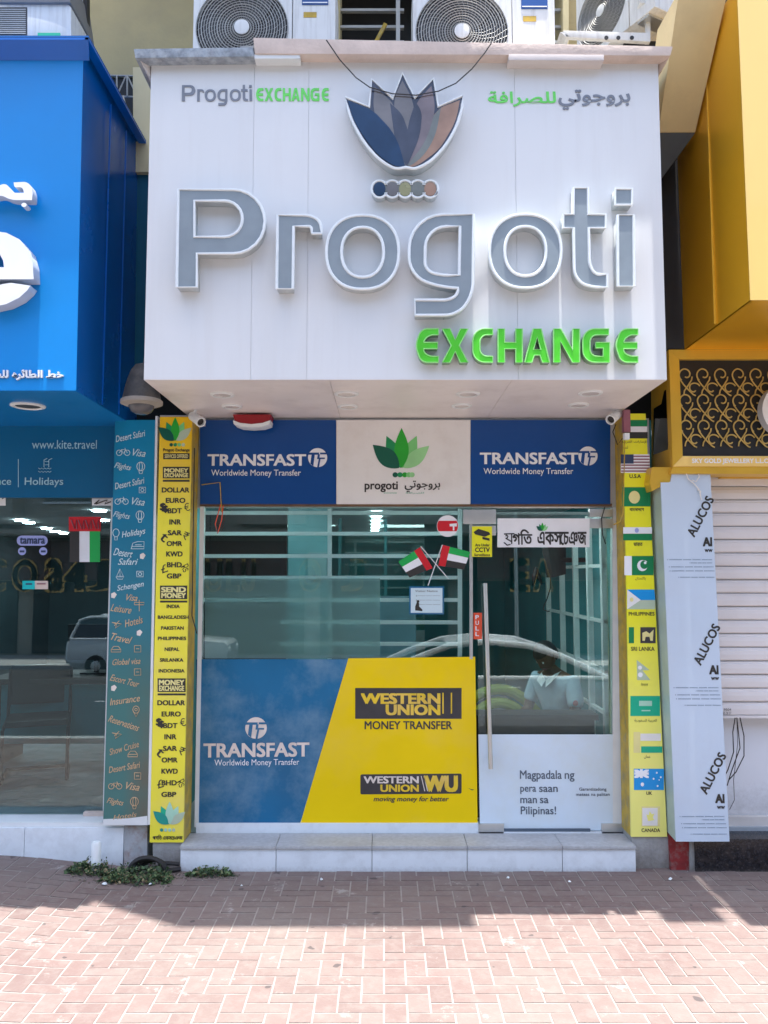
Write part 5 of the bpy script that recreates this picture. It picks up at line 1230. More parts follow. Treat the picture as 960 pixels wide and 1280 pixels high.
# ================================================================== cameras and alarm
dc = thing('dome_camera', 'dusty grey dome security camera hanging between the blue and white signs', 'security camera', P(177, 470, 4.72))
c = P(177, 503, 4.72); k = 4.72 / 1000
mb = MB(); mb.lathe([(3 * k, 50 * k), (9 * k, 48 * k), (14 * k, 41 * k), (18 * k, 30 * k), (21.5 * k, 16 * k), (24 * k, 3 * k)], c, (0, 0, 1), M['camshell'], 36); mb.build('housing', dc, smooth=True)
mb = MB(); mb.lathe([(24 * k, 3.5 * k), (26 * k, 2 * k), (26 * k, -2 * k), (20 * k, -4.5 * k)], c, (0, 0, 1), mat('dusty_ring', (.34, .31, .27), .6, var=.2), 36); mb.build('housing_rim', dc, smooth=True)
mb = MB(); mb.lathe([(16 * k, -3 * k), (15.5 * k, -7 * k), (12.5 * k, -12 * k), (7 * k, -15 * k), (.0005, -16 * k)], c, (0, 0, 1), M['camdome'], 30); mb.build('dome_cover', dc, smooth=True)
mb = MB(); mb.tube([c + Vector((.015, 0, 38 * k)), c + Vector((.03, .02, 60 * k)), c + Vector((.05, .3, 70 * k)), c + Vector((.05, .68, 70 * k))], .026, M['camshell'], 12); mb.build('bracket_arm', dc, smooth=True)
def bullet(px, py, Y, dirv, label):
    b_ = thing('bullet_camera', label, 'security camera', P(px, py - 6, Y)); c = P(px, py, Y); d = Vector(dirv).normalized()
    mb = MB(); mb.lathe([(.001, -.07), (.026, -.068), (.030, -.06), (.031, .045), (.033, .047), (.033, .06), (.026, .06), (.024, .045)], c, d, M['trim'], 20); mb.build('body', b_, smooth=True)
    mb = MB(); mb.lathe([(.024, .046), (.001, .05)], c, d, M['black'], 16); mb.build('lens', b_)
    mb = MB(); mb.tube([c - d * .03, c - d * .03 + Vector((0, .01, .045)), c - d * .03 + Vector((0, .02, .07))], .010, M['trim'], 8); mb.build('bracket', b_, smooth=True)
    mb = MB(); mb.lathe([(.03, .062), (.03, .07)], c - d * .03, (0, 0, 1), M['trim'], 16); mb.build('mount_plate', b_)
bullet(246, 524, 5.12, (.55, -.55, -.42), 'white bullet camera under the soffit next to the currency list strip')
bullet(768, 521, 5.12, (-.55, -.55, -.42), 'white bullet camera under the soffit next to the flags strip')
mb = MB(); mb.box(tuple(P(784, 540, 5.1) - Vector((.02, 0, 0))), tuple(P(784, 512, 5.1) + Vector((.02, .05, 0))), M['maroon']); 
jb = thing('junction_box', 'small maroon box with white plug hanging beside the first flag', 'box', P(784, 540, 5.1)); mb.build('box_body', jb, bevel=.004)
mb = MB(); mb.box(tuple(P(784, 549, 5.095) - Vector((.016, 0, 0))), tuple(P(784, 541, 5.095) + Vector((.016, .04, 0))), M['trim']); mb.build('plug', jb, bevel=.003)
for k, (pts, lab, mm) in enumerate((([(781, 548), (780, 600), (779, 640), (775, 652), (767, 656)], 'amber cable looping down the edge of the flags strip', 'stripside'), ([(770, 530), (766, 540), (772, 556), (778, 548)], 'short black cable looped under the bullet camera near the flags', 'cable'),
    ([(756, 634), (752, 648), (753, 668), (757, 680)], 'thin dark wire hanging over the steel transom fitting', 'cable'), ([(279, 632), (277, 650), (272, 667), (269, 655), (276, 630)], 'orange wire loop hanging over the top corner of the barred window', 'orange'),
    ([(243, 560), (241, 700), (240, 770), (246, 792)], 'thin dark wire running down beside the barred window frame', 'cable'), ([(252, 606), (275, 603), (277, 640)], 'orange tape strand stuck on the blue panel corner', 'stripside'))):
    tag(MB().tube([P(a, b, 5.17 if a > 760 or a < 250 else TP - .01) for a, b in pts], .0035, M[mm], 6).build('loose_cable', base=P(*pts[0], 5.17)), lab, 'cable')
al = thing('alarm_box', 'red and white alarm box fixed under the white sign soffit', 'alarm', P(314, 518, 5.2))
mb = MB(); mb.px(rp([(291, 518), (339, 518), (336, 529, 3), (314, 531, 20), (294, 529, 3)]), 5.22, .13, M['darkred']); mb.build('body', al, bevel=.003)
mb = MB(); mb.px([(291, 525), (300, 528.5), (314, 530), (328, 528.5), (338, 525), (337, 530), (328, 533), (314, 534), (300, 533), (292, 530)], 5.215, .135, M['trim']); mb.build('strobe_lens', al, bevel=.003)

# ================================================================== gold shop
gb = thing('gold_sign', 'tall gold metal box sign of the jewellery shop', 'sign', (2.4, 4.12, 3.35))
GY = 4.12
mb = MB(); mb.px([(921, -20), (938, 375), (1400, 375), (1400, -20)], GY, .006, M['gold']); mb.build('face_panel', gb)
mb = MB(); p0 = P(921, -20, GY); p1 = P(938, 375, GY)
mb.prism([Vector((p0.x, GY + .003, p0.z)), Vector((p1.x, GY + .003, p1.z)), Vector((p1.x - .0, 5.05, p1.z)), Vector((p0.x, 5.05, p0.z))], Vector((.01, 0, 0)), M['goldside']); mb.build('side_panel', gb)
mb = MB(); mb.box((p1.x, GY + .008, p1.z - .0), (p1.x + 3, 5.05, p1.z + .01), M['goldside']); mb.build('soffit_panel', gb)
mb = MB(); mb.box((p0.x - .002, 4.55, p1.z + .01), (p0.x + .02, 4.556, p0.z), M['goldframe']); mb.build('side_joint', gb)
mb = MB(); mb.box((1.6, 5.06, 3.3), (9, 5.3, 9), M['dark']); gw = mb.build('back_board', gb)  # dark board stands in for the shaded void between the signs
MB().box((p1.x + .42, GY - .0012, p1.z), (p1.x + .424, GY + .001, p1.z + 3), M['goldframe']).build('face_joint', gb)
lw = thing('lattice_sign', 'gold framed panel of black with gold scrollwork under the gold box sign', 'sign', P(900, 583, 5.05)); LY = 5.05
for nm, l in (('frame_top', [(836, 437), (849, 449), (1300, 449), (1300, 437)]), ('frame_side', [(836, 437), (841, 583), (853.5, 570), (849, 449)]), ('frame_bottom', [(841, 583), (1300, 583), (1300, 570), (853.5, 570)])):
    mb = MB(); mb.px(l, LY, .05, M['goldframe' if nm != 'frame_bottom' else 'gold']); mb.build(nm, lw, bevel=.002)
mb = MB(); mb.px([(840, 440), (846, 580), (1300, 580), (1300, 440)], LY + .03, .02, M['black']); mb.build('black_panel', lw)
mb = MB(); q0 = P(836, 437, LY + .05); q1 = P(841, 583, LY + .05)
mb.prism([q0, q1, q1 + Vector((-.02, .35, -.0)), q0 + Vector((-.0, .35, 0))], Vector((.01, 0, 0)), M['goldframe']); mb.build('frame_return', lw)
mb = MB(); mb.prism([q0 + Vector((-.004, .06, -.25)), q1 + Vector((-.004, .06, .12)), q1 + Vector((-.022, .3, .12)), q0 + Vector((-.004, .3, -.25))], Vector((.003, 0, 0)), glass('smoked_return_glass', (.02, .02, .02), .12)); mb.build('glass_return', lw)
mb = MB(); mb.px([(841, 583.3), (838, 592), (1300, 594), (1300, 583.3)], LY + .01, .2, M['goldframe']); mb.build('lower_soffit', lw)
def scroll_pts():
    k = .00512; pts = []
    for i in range(22):      # upper curl, inner to outer
        a = R(60 - i * 20); r_ = 1.2 + 7.2 * min(1, i / 13); pts.append((r_ * math.cos(a), -r_ * math.sin(a)))
    return pts
k = LY / 1000
def spiral(cx, cy, a0, a1, r0, r1, n=18): return [(cx + (r0 + (r1 - r0) * min(1, 1.6 * i / n)) * math.cos(R(a0 + (a1 - a0) * i / n)), cy + (r0 + (r1 - r0) * min(1, 1.6 * i / n)) * math.sin(R(a0 + (a1 - a0) * i / n))) for i in range(n + 1)]
up = spiral(0, 0, 60, -200 - 10, 1.5, 8.2); lo = spiral(11, 17, 240 + 0, -20, 1.5, 8.2)
s_pts = spiral(0, 0, 350, 10 + 180 - 360, 2, 8.0, 22)   # curl over the top, leaves at left
s_line = spiral(0, 0, 30, -170, 8.0, 8.0, 14)
cu_up = spiral(0, 0, 90, 90 - 400, 1.8, 8.2, 24)
scroll = [(x, y) for x, y in cu_up] + [(9, 5), (11, 12 + 2), (16, 20)]
scroll_a = spiral(0, 0, 120, -215, 1.8, 8.2, 22) + [(-4, 9), (2.5, 17), (4, 22)] 
def scroll_mesh(pts):
    mb = MB(); mb.tube([(x * k, 0, -y * k) for x, y in pts], .0048, M['goldframe2'], 6); return mb.mesh('scroll', smooth=True)
M['goldframe2'] = mat('aged_gold_bar', (0.62, 0.45, 0.14), 0.35, metal=0.2, var=0.15, scale=20)
m_up = scroll_mesh(spiral(0, 0, 110, -230, 2.0, 8.4, 24)[:] )
m_dia = scroll_mesh([(8.2, 2), (7.5, 6), (3, 13), (-2, 20), (-3, 25)])
m_dib = scroll_mesh([(-8, 2), (-7, 6), (-3, 12), (3, 19), (9, 25), (12, 26.5)])
m_lo = scroll_mesh(spiral(11, 18, 60, 330, 2.0, 7.8, 20) )
for row in range(3):
    for c_ in range(6):
        x, y = 857 + 22.2 * c_ + row * .8, 469 + 32.2 * row
        if x > 1000: continue
        for mm_ in (m_up, m_dia, m_dib, m_lo):
            o = bpy.data.objects.new('scroll', mm_); COL.objects.link(o); o.parent = lw
            p = P(x, y, LY + .02); o.location = p - Vector(lw.location)
mb = MB(); mb.px([(812, 603), (815, 614), (838, 602), (841, 584), (815, 584)], 5.09, .3, M['goldframe']); mb.build('frame_foot', lw)
text('SKY GOLD JEWELLERY L.L.C - 00971', 865, 985, 573, 580.5, LY - .001, M['print_white'], lw, bold=.03, raised=.003)
wl = tag(shape('round_letter', [ell(985, 511, 32, 33, 40), ell(990, 511, 18, 20, 30)], LY - .06, .07, KW, lw, KS))
# wall and shutter below
gsn = thing('jewellery_shop', 'half shuttered jewellery shopfront with white wall and black granite plinth', 'shop', (2.8, 5.3, 0))
GW = 5.28
mb = MB(); mb.rect(840, 890, 1400, 1021, GW + .1, .1, M['wallwhite']); mb.build('wall', gsn)
mb = MB(); mb.rect(840, 1021, 1400, 1034, GW + .06, .1, mat('pale_band', (.6, .58, .56), .6)); mb.build('band', gsn)
mb = MB(); mb.rect(840, 1034, 1400, 1049, GW + .04, .1, mat('grey_band', (.36, .40, .44), .6)); mb.build('band', gsn)
pz0 = P(868, 1048.5, 5.16)
for a, b in ((868, 1010), (1010, 1150)):
    q = P(a, 1049, 5.16), P(b, 1049, 5.16); mb = MB(); mb.box((q[0].x + .001, 5.16, -.03), (q[1].x - .001, GW + .05, q[0].z), M['granite']); mb.build('plinth_block', gsn, bevel=.003)
mb = MB(); mb.rect(862, 1048, 869, 1093, 5.17, .1, M['stub']); mb.build('pipe_cover', gsn)
n = 0; y = 592.0
zs0, zs1 = ZZ(592, GW), ZZ(895, GW); ns = 18; dz = (zs0 - zs1) / ns
xa, xb = P(884, 740, GW).x, P(1300, 740, GW).x
for i in range(ns):
    z1 = zs0 - i * dz; z0 = z1 - dz; jit = random.Random(i * 7).uniform(-.003, .003); prof = [(0, z0 + .004), (-.010, z0 + .012), (-.013, (z0 + z1) / 2), (-.010, z1 - .02), (-.001, z1 - .012), (-.002, z1 - .006), (.004, z1 - .001), (.012, z1 - .001), (.012, z0 + .004)]
    mb = MB(); mb.prism([Vector((xa, GW + a_ + jit, b_)) for a_, b_ in prof], Vector((xb - xa, 0, 0)), M['shutter']); mb.build('shutter_slat', gsn)
mb = MB(); mb.box((xa, GW + .013, zs1), (xb, GW + .03, zs0), M['stub']); mb.build('shutter_back', gsn)
mb = MB(); mb.box((xa, GW - .012, zs1 - .012), (xb, GW + .02, zs1 + .004), M['shutter']); mb.build('bottom_rail', gsn)
mb = MB(); mb.rect(900, 590, 1300, 598, GW - .04, .05, M['goldframe']); mb.build('shutter_guide', gsn)
text('9504', 905, 914, 885.5, 888.5, GW - .016, NK, gsn); text('05 28 27', 904, 914, 889.8, 893, GW - .016, NK, gsn)
for k_, pts in enumerate(([(919, 897), (916, 915), (917, 940), (910, 962), (906, 970)], [(921, 897), (923, 915), (925, 935), (914, 965), (909, 982)], [(925, 897), (930, 920), (930, 945), (920, 965), (911, 975)], [(921, 897), (922, 930), (917, 975), (918, 1000), (912, 1012)])):
    tag(MB().tube([P(a, b, 5.15) for a, b in pts], .0035 if k_ < 3 else .002, M['cable'], 6).build('loose_cable', base=P(*pts[0], 5.15)), ('dark cable curving from under the shutter to the film column, shortest strand', 'dark cable from under the shutter with a gentle middle bend', 'outermost thick dark cable bowing away from the film column', 'very thin long dark cable reaching lowest below the shutter')[k_], 'cable')
fc = thing('clad_column', 'column wrapped in pale blue protective film with black slanted wording', 'column', P(880, 1052, 5.08)); FY = 5.08
mb = MB(); mb.px([(826, 603), (845, 1052), (912, 1052), (888, 593), (840, 593), (838, 603)], FY, .012, M['film']); mb.build('front_sheet', fc)
a_, b_ = P(826, 603, FY + .002), P(845, 1052, FY + .002)
mb = MB(); mb.prism([a_, b_, b_ + Vector((-.012, .22, .03)), a_ + Vector((-.012, .22, 0))], Vector((.006, 0, 0)), mat('film_side', (.42, .52, .50), .5, var=.15, scale=5)); mb.build('side_sheet', fc)
mb = MB(); mb.px([(850, 620), (858, 1048), (905, 1048), (885, 600)], FY + .014, .18, M['stub']); mb.build('core', fc)
FT = FY - .0015
for dx, dy in ((0, 0), (8, 160), (15.5, 321)):
    text('ALUCOS', 848.5 + dx, 902.5 + dx, 640 + dy, 651 + dy, FT, NK, fc, rot=61, bold=.03)
    text('Al', 879 + dx, 889.5 + dx, 672 + dy, 682.5 + dy, FT, NK, fc, bold=.05); text('ww', 881 + dx, 890.5 + dx, 686.5 + dy, 690 + dy, FT, NK, fc, bold=.03)
    for q, (x0_, x1_) in enumerate(((834, 890), (862, 890), (836, 892), (837, 893), (848, 893))):
        text('- ----------- ------- ------- ---------', x0_ + dx, x1_ + dx, 699 + dy + (0, 4, 9, 14, 22)[q], 700.2 + dy + (0, 4, 9, 14, 22)[q], FT, mat('slate_ink', (.26, .34, .44), .5), fc)
cd = tag(MB().tube([P(a, b, FT - .01) for a, b in ((876, 620), (874, 612), (868, 605), (860, 598), (858, 592), (864, 588), (872, 589), (874, 596), (870, 602), (865, 600))], .0042, M['cordw'], 8).build('cord_loop', base=P(866, 592, FT)), 'white cord loop hanging in front of the top of the film column', 'cord')
tag(MB().tube([P(a, b, FT - .01) for a, b in ((872, 612), (876, 614), (875, 618), (877, 625))], .004, M['cordw'], 8).build('cord_end', base=P(872, 612, FT)), 'frayed white cord end below the loop on the film column', 'cord')

# ================================================================== inside the exchange: person, seat, screens, counter
def skinned(name, verts, edges, radii, m_, parent, sub=2):
    me = bpy.data.meshes.new(name); me.from_pydata(verts, edges, [])
    o = bpy.data.objects.new(name, me); COL.objects.link(o)
    sk = o.modifiers.new('skin', 'SKIN'); sk.use_smooth_shade = True
    ss = o.modifiers.new('sub', 'SUBSURF'); ss.levels = sub; ss.render_levels = sub
    for i, r_ in enumerate(radii):
        d = me.skin_vertices[0].data[i]; d.radius = r_ if isinstance(r_, tuple) else (r_, r_)
    me.skin_vertices[0].data[0].use_root = True
    dg = bpy.context.evaluated_depsgraph_get()
    m2 = bpy.data.meshes.new_from_object(o.evaluated_get(dg)); m2.name = name
    o.modifiers.clear(); o.data = m2; m2.materials.clear(); m2.materials.append(m_)
    o.parent = parent
    return o
pe = thing('person', 'person in pale blue short sleeved shirt sitting with head bowed behind the glass door', 'person', (1.42, 6.45, .09))
pe.rotation_euler = (R(4), 0, R(-52))
# local: faces -Y, pelvis at (0,0,.5)
V = [(0, 0, .50), (0, .02, .62), (0, .0, .78), (0, -.03, .93), (0, -.055, 1.01), (0, -.085, 1.06),      # 0-5 spine to neck
     (-.17, -.03, .935), (-.22, -.06, .80), (-.235, -.10, .69), (-.19, -.26, .66), (-.12, -.36, .66), (-.09, -.40, .655),  # right arm 6-11
     (.17, -.03, .935), (.22, -.06, .80), (.235, -.10, .69), (.16, -.27, .68), (.06, -.36, .68), (.02, -.39, .675),       # left arm 12-17
     (-.09, -.02, .47), (-.12, -.42, .47), (-.12, -.46, .28), (-.12, -.44, .07), (-.12, -.55, .03),
     (.09, -.02, .47), (.12, -.42, .47), (.12, -.46, .28), (.12, -.44, .07), (.12, -.55, .03)]
E = [(0, 1), (1, 2), (2, 3), (3, 4), (4, 5), (3, 6), (6, 7), (7, 8), (8, 9), (9, 10), (10, 11), (3, 12), (12, 13), (13, 14), (14, 15), (15, 16), (16, 17), (0, 18), (18, 19), (19, 20), (20, 21), (21, 22), (0, 23), (23, 24), (24, 25), (25, 26), (26, 27)]
Rr = [(.15, .11), (.13, .10), (.145, .105), (.13, .09), .058, .052, .062, .048, .042, .038, .028, .03, .062, .048, .042, .038, .028, .03, .09, .068, .055, .04, .032, .09, .068, .055, .04, .032]
bd_ = skinned('body', V, E, Rr, M['skin'], pe)
# head: shaped ellipsoid with brow, nose, chin; bowed forward
mb = MB(); n1, n2 = 20, 14; vs = []; bow = R(38)
hc = Vector((0, -.115, 1.135))
def hp(x, y, z):
    v_ = Vector((x, y, z)); v_.rotate(Matrix.Rotation(bow, 3, 'X')); return hc + v_
for j in range(n2 + 1):
    ph = math.pi * j / n2
    for i in range(n1):
        th = 2 * math.pi * i / n1; x = .074 * math.sin(ph) * math.cos(th); y = .095 * math.sin(ph) * math.sin(th); z = .115 * math.cos(ph)
        if z < 0: x *= 1 - .30 * (-z / .115); y = y * (1 - .22 * (-z / .115)) - (.012 * (-z / .115))
        f_ = -y / .095
        if f_ > .85 and abs(x) < .02 and -.035 < z < .012: y -= .022 * (1 - abs(x) / .02) * (1 if z < -.01 else .5)
        vs.append(hp(x, y, z))
mb.add(vs, [(j * n1 + i, j * n1 + (i + 1) % n1, (j + 1) * n1 + (i + 1) % n1, (j + 1) * n1 + i) for j in range(n2) for i in range(n1)], M['skin'])
def lnk(mb, nm, par, sm=True, bv=0):
    me = mb.mesh(nm, bv, sm); o = bpy.data.objects.new(nm, me); COL.objects.link(o); o.parent = par; return o
# head joins the body mesh as one continuous figure (one object)
hm = mb.mesh('head', smooth=True); bm = bmesh.new(); bm.from_mesh(bd_.data); bm.from_mesh(hm); bm.to_mesh(bd_.data); bm.free(); bpy.data.meshes.remove(hm)
for p in bd_.data.polygons: p.use_smooth = True
mb = MB(); vs = []; n2h = 8
for j in range(n2h + 1):
    ph = math.pi * .60 * j / n2h
    for i in range(n1):
        th = 2 * math.pi * i / n1; front = math.sin(th) < -.25
        pp = min(ph, math.pi * .36) if front else ph
        r_ = 1.10 + .02 * random.random(); vs.append(hp(.078 * r_ * math.sin(pp) * math.cos(th), .098 * r_ * math.sin(pp) * math.sin(th) + .004, .117 * r_ * math.cos(pp)))
mb.add(vs, [(j * n1 + i, j * n1 + (i + 1) % n1, (j + 1) * n1 + (i + 1) % n1, (j + 1) * n1 + i) for j in range(n2h) for i in range(n1)], M['hair']); lnk(mb, 'hair', pe)
for sx in (-1, 1):
    mb = MB(); q = hp(.028 * sx, -.083, .012); mb.lathe([(.001, -.008), (.009, -.004), (.011, 0), (.008, .004), (.001, .006)], q, (0, -1, -.5), M['trim'], 10); e_ = lnk(mb, 'eye', pe)
    mb = MB(); mb.lathe([(.004, .0045), (.001, .0075)], q, (0, -1, -.5), M['hair'], 8); lnk(mb, 'pupil', e_)
    mb = MB(); mb.lathe([(.012, -.006), (.022, 0), (.018, .006), (.001, .005)], hp(.078 * sx, .005, -.005), (sx, .3, 0), M['skin'], 12); lnk(mb, 'ear', pe)
mb = MB(); mb.tube([hp(-.024, -.082, -.058), hp(0, -.09, -.06), hp(.024, -.082, -.058)], .005, M['maroon'], 8); lnk(mb, 'mouth', pe)
# hands: palm plus five fingers each
for sx, w_ in ((-1, V[11]), (1, V[17])):
    b_ = Vector(w_); Vh = [tuple(b_), tuple(b_ + Vector((-.01 * sx, -.05, -.005)))]; Eh = [(0, 1)]; Rh = [(.028, .014), (.034, .013)]
    for f_, (ox, L_) in enumerate(((-.030, .055), (-.010, .072), (.011, .078), (.030, .068))):
        s0 = len(Vh); Vh += [tuple(b_ + Vector((ox - .01 * sx, -.075, -.006))), tuple(b_ + Vector((ox * 1.15 - .01 * sx, -.075 - L_ * .5, -.014))), tuple(b_ + Vector((ox * 1.2 - .01 * sx, -.075 - L_ * .85, -.04)))]
        Eh += [(1, s0), (s0, s0 + 1), (s0 + 1, s0 + 2)]; Rh += [.009, .0085, .007]
    s0 = len(Vh); Vh += [tuple(b_ + Vector((-.045 * sx, -.03, -.004))), tuple(b_ + Vector((-.06 * sx, -.062, -.012)))]; Eh += [(0, s0), (s0, s0 + 1)]; Rh += [.011, .009]
    skinned('hand', Vh, Eh, Rh, M['skin'], pe)
Vs = [V[0], V[1], V[2], V[3], (0, -.04, .965), V[6], V[7], (-.23, -.085, .745), V[12], V[13], (.23, -.085, .745)]
skinned('shirt', Vs, [(0, 1), (1, 2), (2, 3), (3, 4), (3, 5), (5, 6), (6, 7), (3, 8), (8, 9), (9, 10)], [(.168, .128), (.15, .12), (.16, .122), (.142, .104), .075, .075, .066, .064, .075, .066, .064], M['shirt'], pe)
mb = MB()
for sx in (-1, 1): mb.add([(0, -.135, .95), (.07 * sx, -.10, 1.0), (.085 * sx, -.04, 1.015), (.075 * sx, -.155, .945), (.02 * sx, -.165, .90)], [(0, 1, 2, 3, 4)], M['print_white'])
lnk(mb, 'collar', pe, False)
mb = MB(); mb.lathe([(.022, 0), (.001, .003)], (.262, -.115, .80), (.9, -.5, 0), M['red'], 16); lnk(mb, 'badge', pe)
skinned('trousers', [V[0], V[18], V[19], V[20], V[21], V[23], V[24], V[25], V[26]], [(0, 1), (1, 2), (2, 3), (3, 4), (0, 5), (5, 6), (6, 7), (7, 8)], [(.158, .115), .098, .078, .065, .056, .098, .078, .065, .056], M['trouser'], pe)
for x in (-.12, .12):
    mb = MB(); mb.box((x - .045, -.6, 0), (x + .045, -.36, .07), M['black']); lnk(mb, 'shoe', pe, True, .02)
sc_ = thing('office_chair', 'office chair under the sitting person', 'chair', (1.42, 6.48, .14)); sc_.rotation_euler = (0, 0, R(-52))
mb = MB(); mb.box((-.24, -.24, .36), (.24, .22, .42), M['black']); lnk(mb, 'seat', sc_, True, .02)
mb = MB(); mb.tube([(0, 0, .05), (0, 0, .36)], .025, M['steel'], 10); lnk(mb, 'column', sc_)
for q in range(5):
    a = 2 * math.pi * q / 5; mb = MB(); mb.tube([(0, 0, .07), (.27 * math.cos(a), .27 * math.sin(a), .05)], .018, M['black'], 8); mb.lathe([(.025, -.012), (.025, .012)], (.27 * math.cos(a), .27 * math.sin(a), .025), (math.sin(a), -math.cos(a), 0), M['black'], 12); lnk(mb, 'foot', sc_)
# round backed olive seats behind the door glass
for q, (x, y, lab) in enumerate(((.98, 6.85, 'olive green tub chair with banded round back behind the glass door'), )):
    tc = thing('tub_chair', lab, 'chair', (x, y, .14))
    for rr_ in (0, 1, 2):
        mb = MB(); mb.tube([(x + (.44 - .1 * rr_) * math.cos(a), y - .02 * rr_ + .1, .25 + (.62 - .11 * rr_) * math.sin(a)) for a in [math.pi * i / 20 for i in range(21)]], .045, M['lime'], 10); mb.build('back_band', tc, smooth=True)
    mb = MB(); mb.box((x - .34, y - .35, .2), (x + .34, y + .1, .5), M['lime']); mb.build('seat', tc, bevel=.04)
ct = thing('service_counter', 'dark desk running across the exchange room behind the door', 'counter', (.7, 5.95, .14))
mb = MB(); mb.box((.62, 5.75, .82), (1.52, 5.98, .86), M['black']); mb.build('counter_top', ct, bevel=.005)
mb = MB(); mb.box((.65, 5.8, .14), (1.5, 5.84, .82), M['black']); mb.build('front_panel', ct)
tv = thing('television', 'black wall television seen edge-on inside the exchange shop', 'television', P(695, 700, 6.6))
mb = MB(); mb.prism([P(677, 684, 6.4), P(683, 722, 6.4), P(700, 718, 6.75), P(700, 680, 6.75)], Vector((.05, 0, 0)), M['black']); mb.build('screen', tv, bevel=.004)
mb = MB(); mb.tube([P(690, 700, 6.6), P(745, 700, 6.9)], .02, M['black'], 8); mb.build('wall_arm', tv)
mb = MB(); mb.tube([P(a, b, 6.4) for a, b in ((688, 720), (688, 735), (684, 748), (680, 757), (679, 762), (684, 764), (687, 764))], .005, M['cable'], 6); mb.build('power_cord', tv)
fn = thing('wall_ornament', 'small black ornament hanging in the exchange room beside the television', 'ornament', P(671, 730, 6.8))
mb = MB(); mb.tube([P(670, 709, 6.8), P(668, 720, 6.8), P(667, 732, 6.8)], [.012, .022, .008], M['black'], 8); mb.tube([P(671, 712, 6.8), P(674, 722, 6.8), P(677, 731, 6.8)], [.012, .02, .008], M['black'], 8); mb.build('body', fn)
cb_ = thing('teller_cabinet', 'teal and grey teller partition at the back of the exchange room', 'partition', (-.2, 8.0, .14))
mb = MB(); mb.box((-1.35, 7.9, .14), (.4, 7.96, 1.3), mat('partition_grey', (.18, .24, .25), .5)); mb.build('lower_panel', cb_)
for i in range(4):
    mb = MB(); mb.box((-1.35 + .45 * i, 7.88, 1.3), (-1.32 + .45 * i, 7.96, 2.4), M['interior']); mb.build('post', cb_)
mb = MB(); mb.box((-1.35, 7.92, 1.3), (.4, 7.928, 2.45), M['glass']); mb.build('pane', cb_)
wc = thing('wall_panel', 'black and grey notice board hanging inside behind the barred window', 'notice board', (-.85, 6.6, 1.7))
mb = MB(); p0, p1 = P(256, 641, 5.9), P(357, 826, 5.9); mb.box((p0.x, 5.9, p1.z), (p1.x, 5.93, p0.z), M['dark']); mb.build('board', wc)
pd = thing('inner_door', 'pale teal inner door standing behind the barred window', 'door', P(385, 830, 6.6))
mb = MB(); mb.rect(360, 634, 412, 900, 6.6, .04, mat('pale_teal_door', (.09, .24, .27), .4)); mb.build('leaf', pd)
mb = MB(); mb.rect(385, 690, 408, 724, 6.58, .01, mat('pane_grey', (.16, .27, .29), .3)); mb.build('vision_panel', pd)
bd2 = thing('office_screen', 'grey office screen inside behind the frosted part of the window', 'screen', (-.3, 7.0, .14))
mb = MB(); mb.rect(430, 745, 520, 900, 7.2, .04, mat('screen_grey', (.10, .20, .25), .6)); mb.build('panel', bd2)
for i in range(7):
    lm = MB(); yy_ = 6.9 + .65 * i; lm.box((-.016 * yy_, yy_, 2.435), (-.016 * yy_ + .10, yy_ + .10, 2.447), mat('panel_lamp', (.9, .9, .9), .4, emit=(.85, 1, 1), es=5.0)); lm.build('panel_or_fill_lamp', shop)
for i, (xx, yy_) in enumerate(((-.9, 6.0), (.2, 6.0), (1.0, 6.0))):
    lm = MB(); lm.box((xx - .3, yy_ - .15, 2.435), (xx + .3, yy_ + .15, 2.447), mat('unseen_fill_panel', (.9, .9, .9), .4, emit=(.85, 1, 1), es=3.5)); lm.build('panel_or_fill_lamp', shop)  # out-of-view panels added to brighten the room

# ================================================================== foot of the wall: vent pipe, hose, weeds, litter
vp = thing('vent_pipe', 'short white capped vent pipe in front of the travel shop plinth', 'pipe', P(120, 1090, 5.12))
b0 = G(120, 1091); b0.z = 0
c0 = Vector((P(120, 1075, 5.1).x, 5.1, 0))
ztp = ZZ(1051, 5.1)
mb = MB(); mb.lathe([(.026, 0), (.026, ztp - .03)], c0, (0, 0, 1), M['stub'], 16); mb.build('pipe', vp, smooth=True)
mb = MB(); mb.lathe([(.029, ztp - .14), (.029, ztp - .02), (.022, ztp - .004), (.001, ztp)], c0, (0, 0, 1), M['trim'], 18); mb.build('cap', vp, smooth=True)
hs = thing('hose_coil', 'dirty black coil of hose lying by the concrete pier foot', 'hose', P(205, 1085, 5.1))
mb = MB()
for r_ in range(3):
    cx_, cz_ = P(185 + 3 * r_, 1092, 5.12).x, .02; rr_ = .11 - .018 * r_
    mb.tube([(cx_ + rr_ * math.cos(a), 5.1 + .02 * r_, cz_ + rr_ * .75 * math.sin(a)) for a in [math.pi * i / 14 for i in range(15)]], .015, M['cable'], 8)
mb.build('coil', hs, smooth=True)
mb = MB(); mb.tube([P(198, 1080, 5.14), P(210, 1079, 5.15), P(224, 1080, 5.15)], .013, M['cable'], 8); mb.build('tail', hs, smooth=True)
mb = MB(); mb.tube([P(200, 1087, 5.12), P(212, 1088, 5.13), P(226, 1086, 5.14)], .014, M['cable'], 8); mb.build('tail', hs, smooth=True)
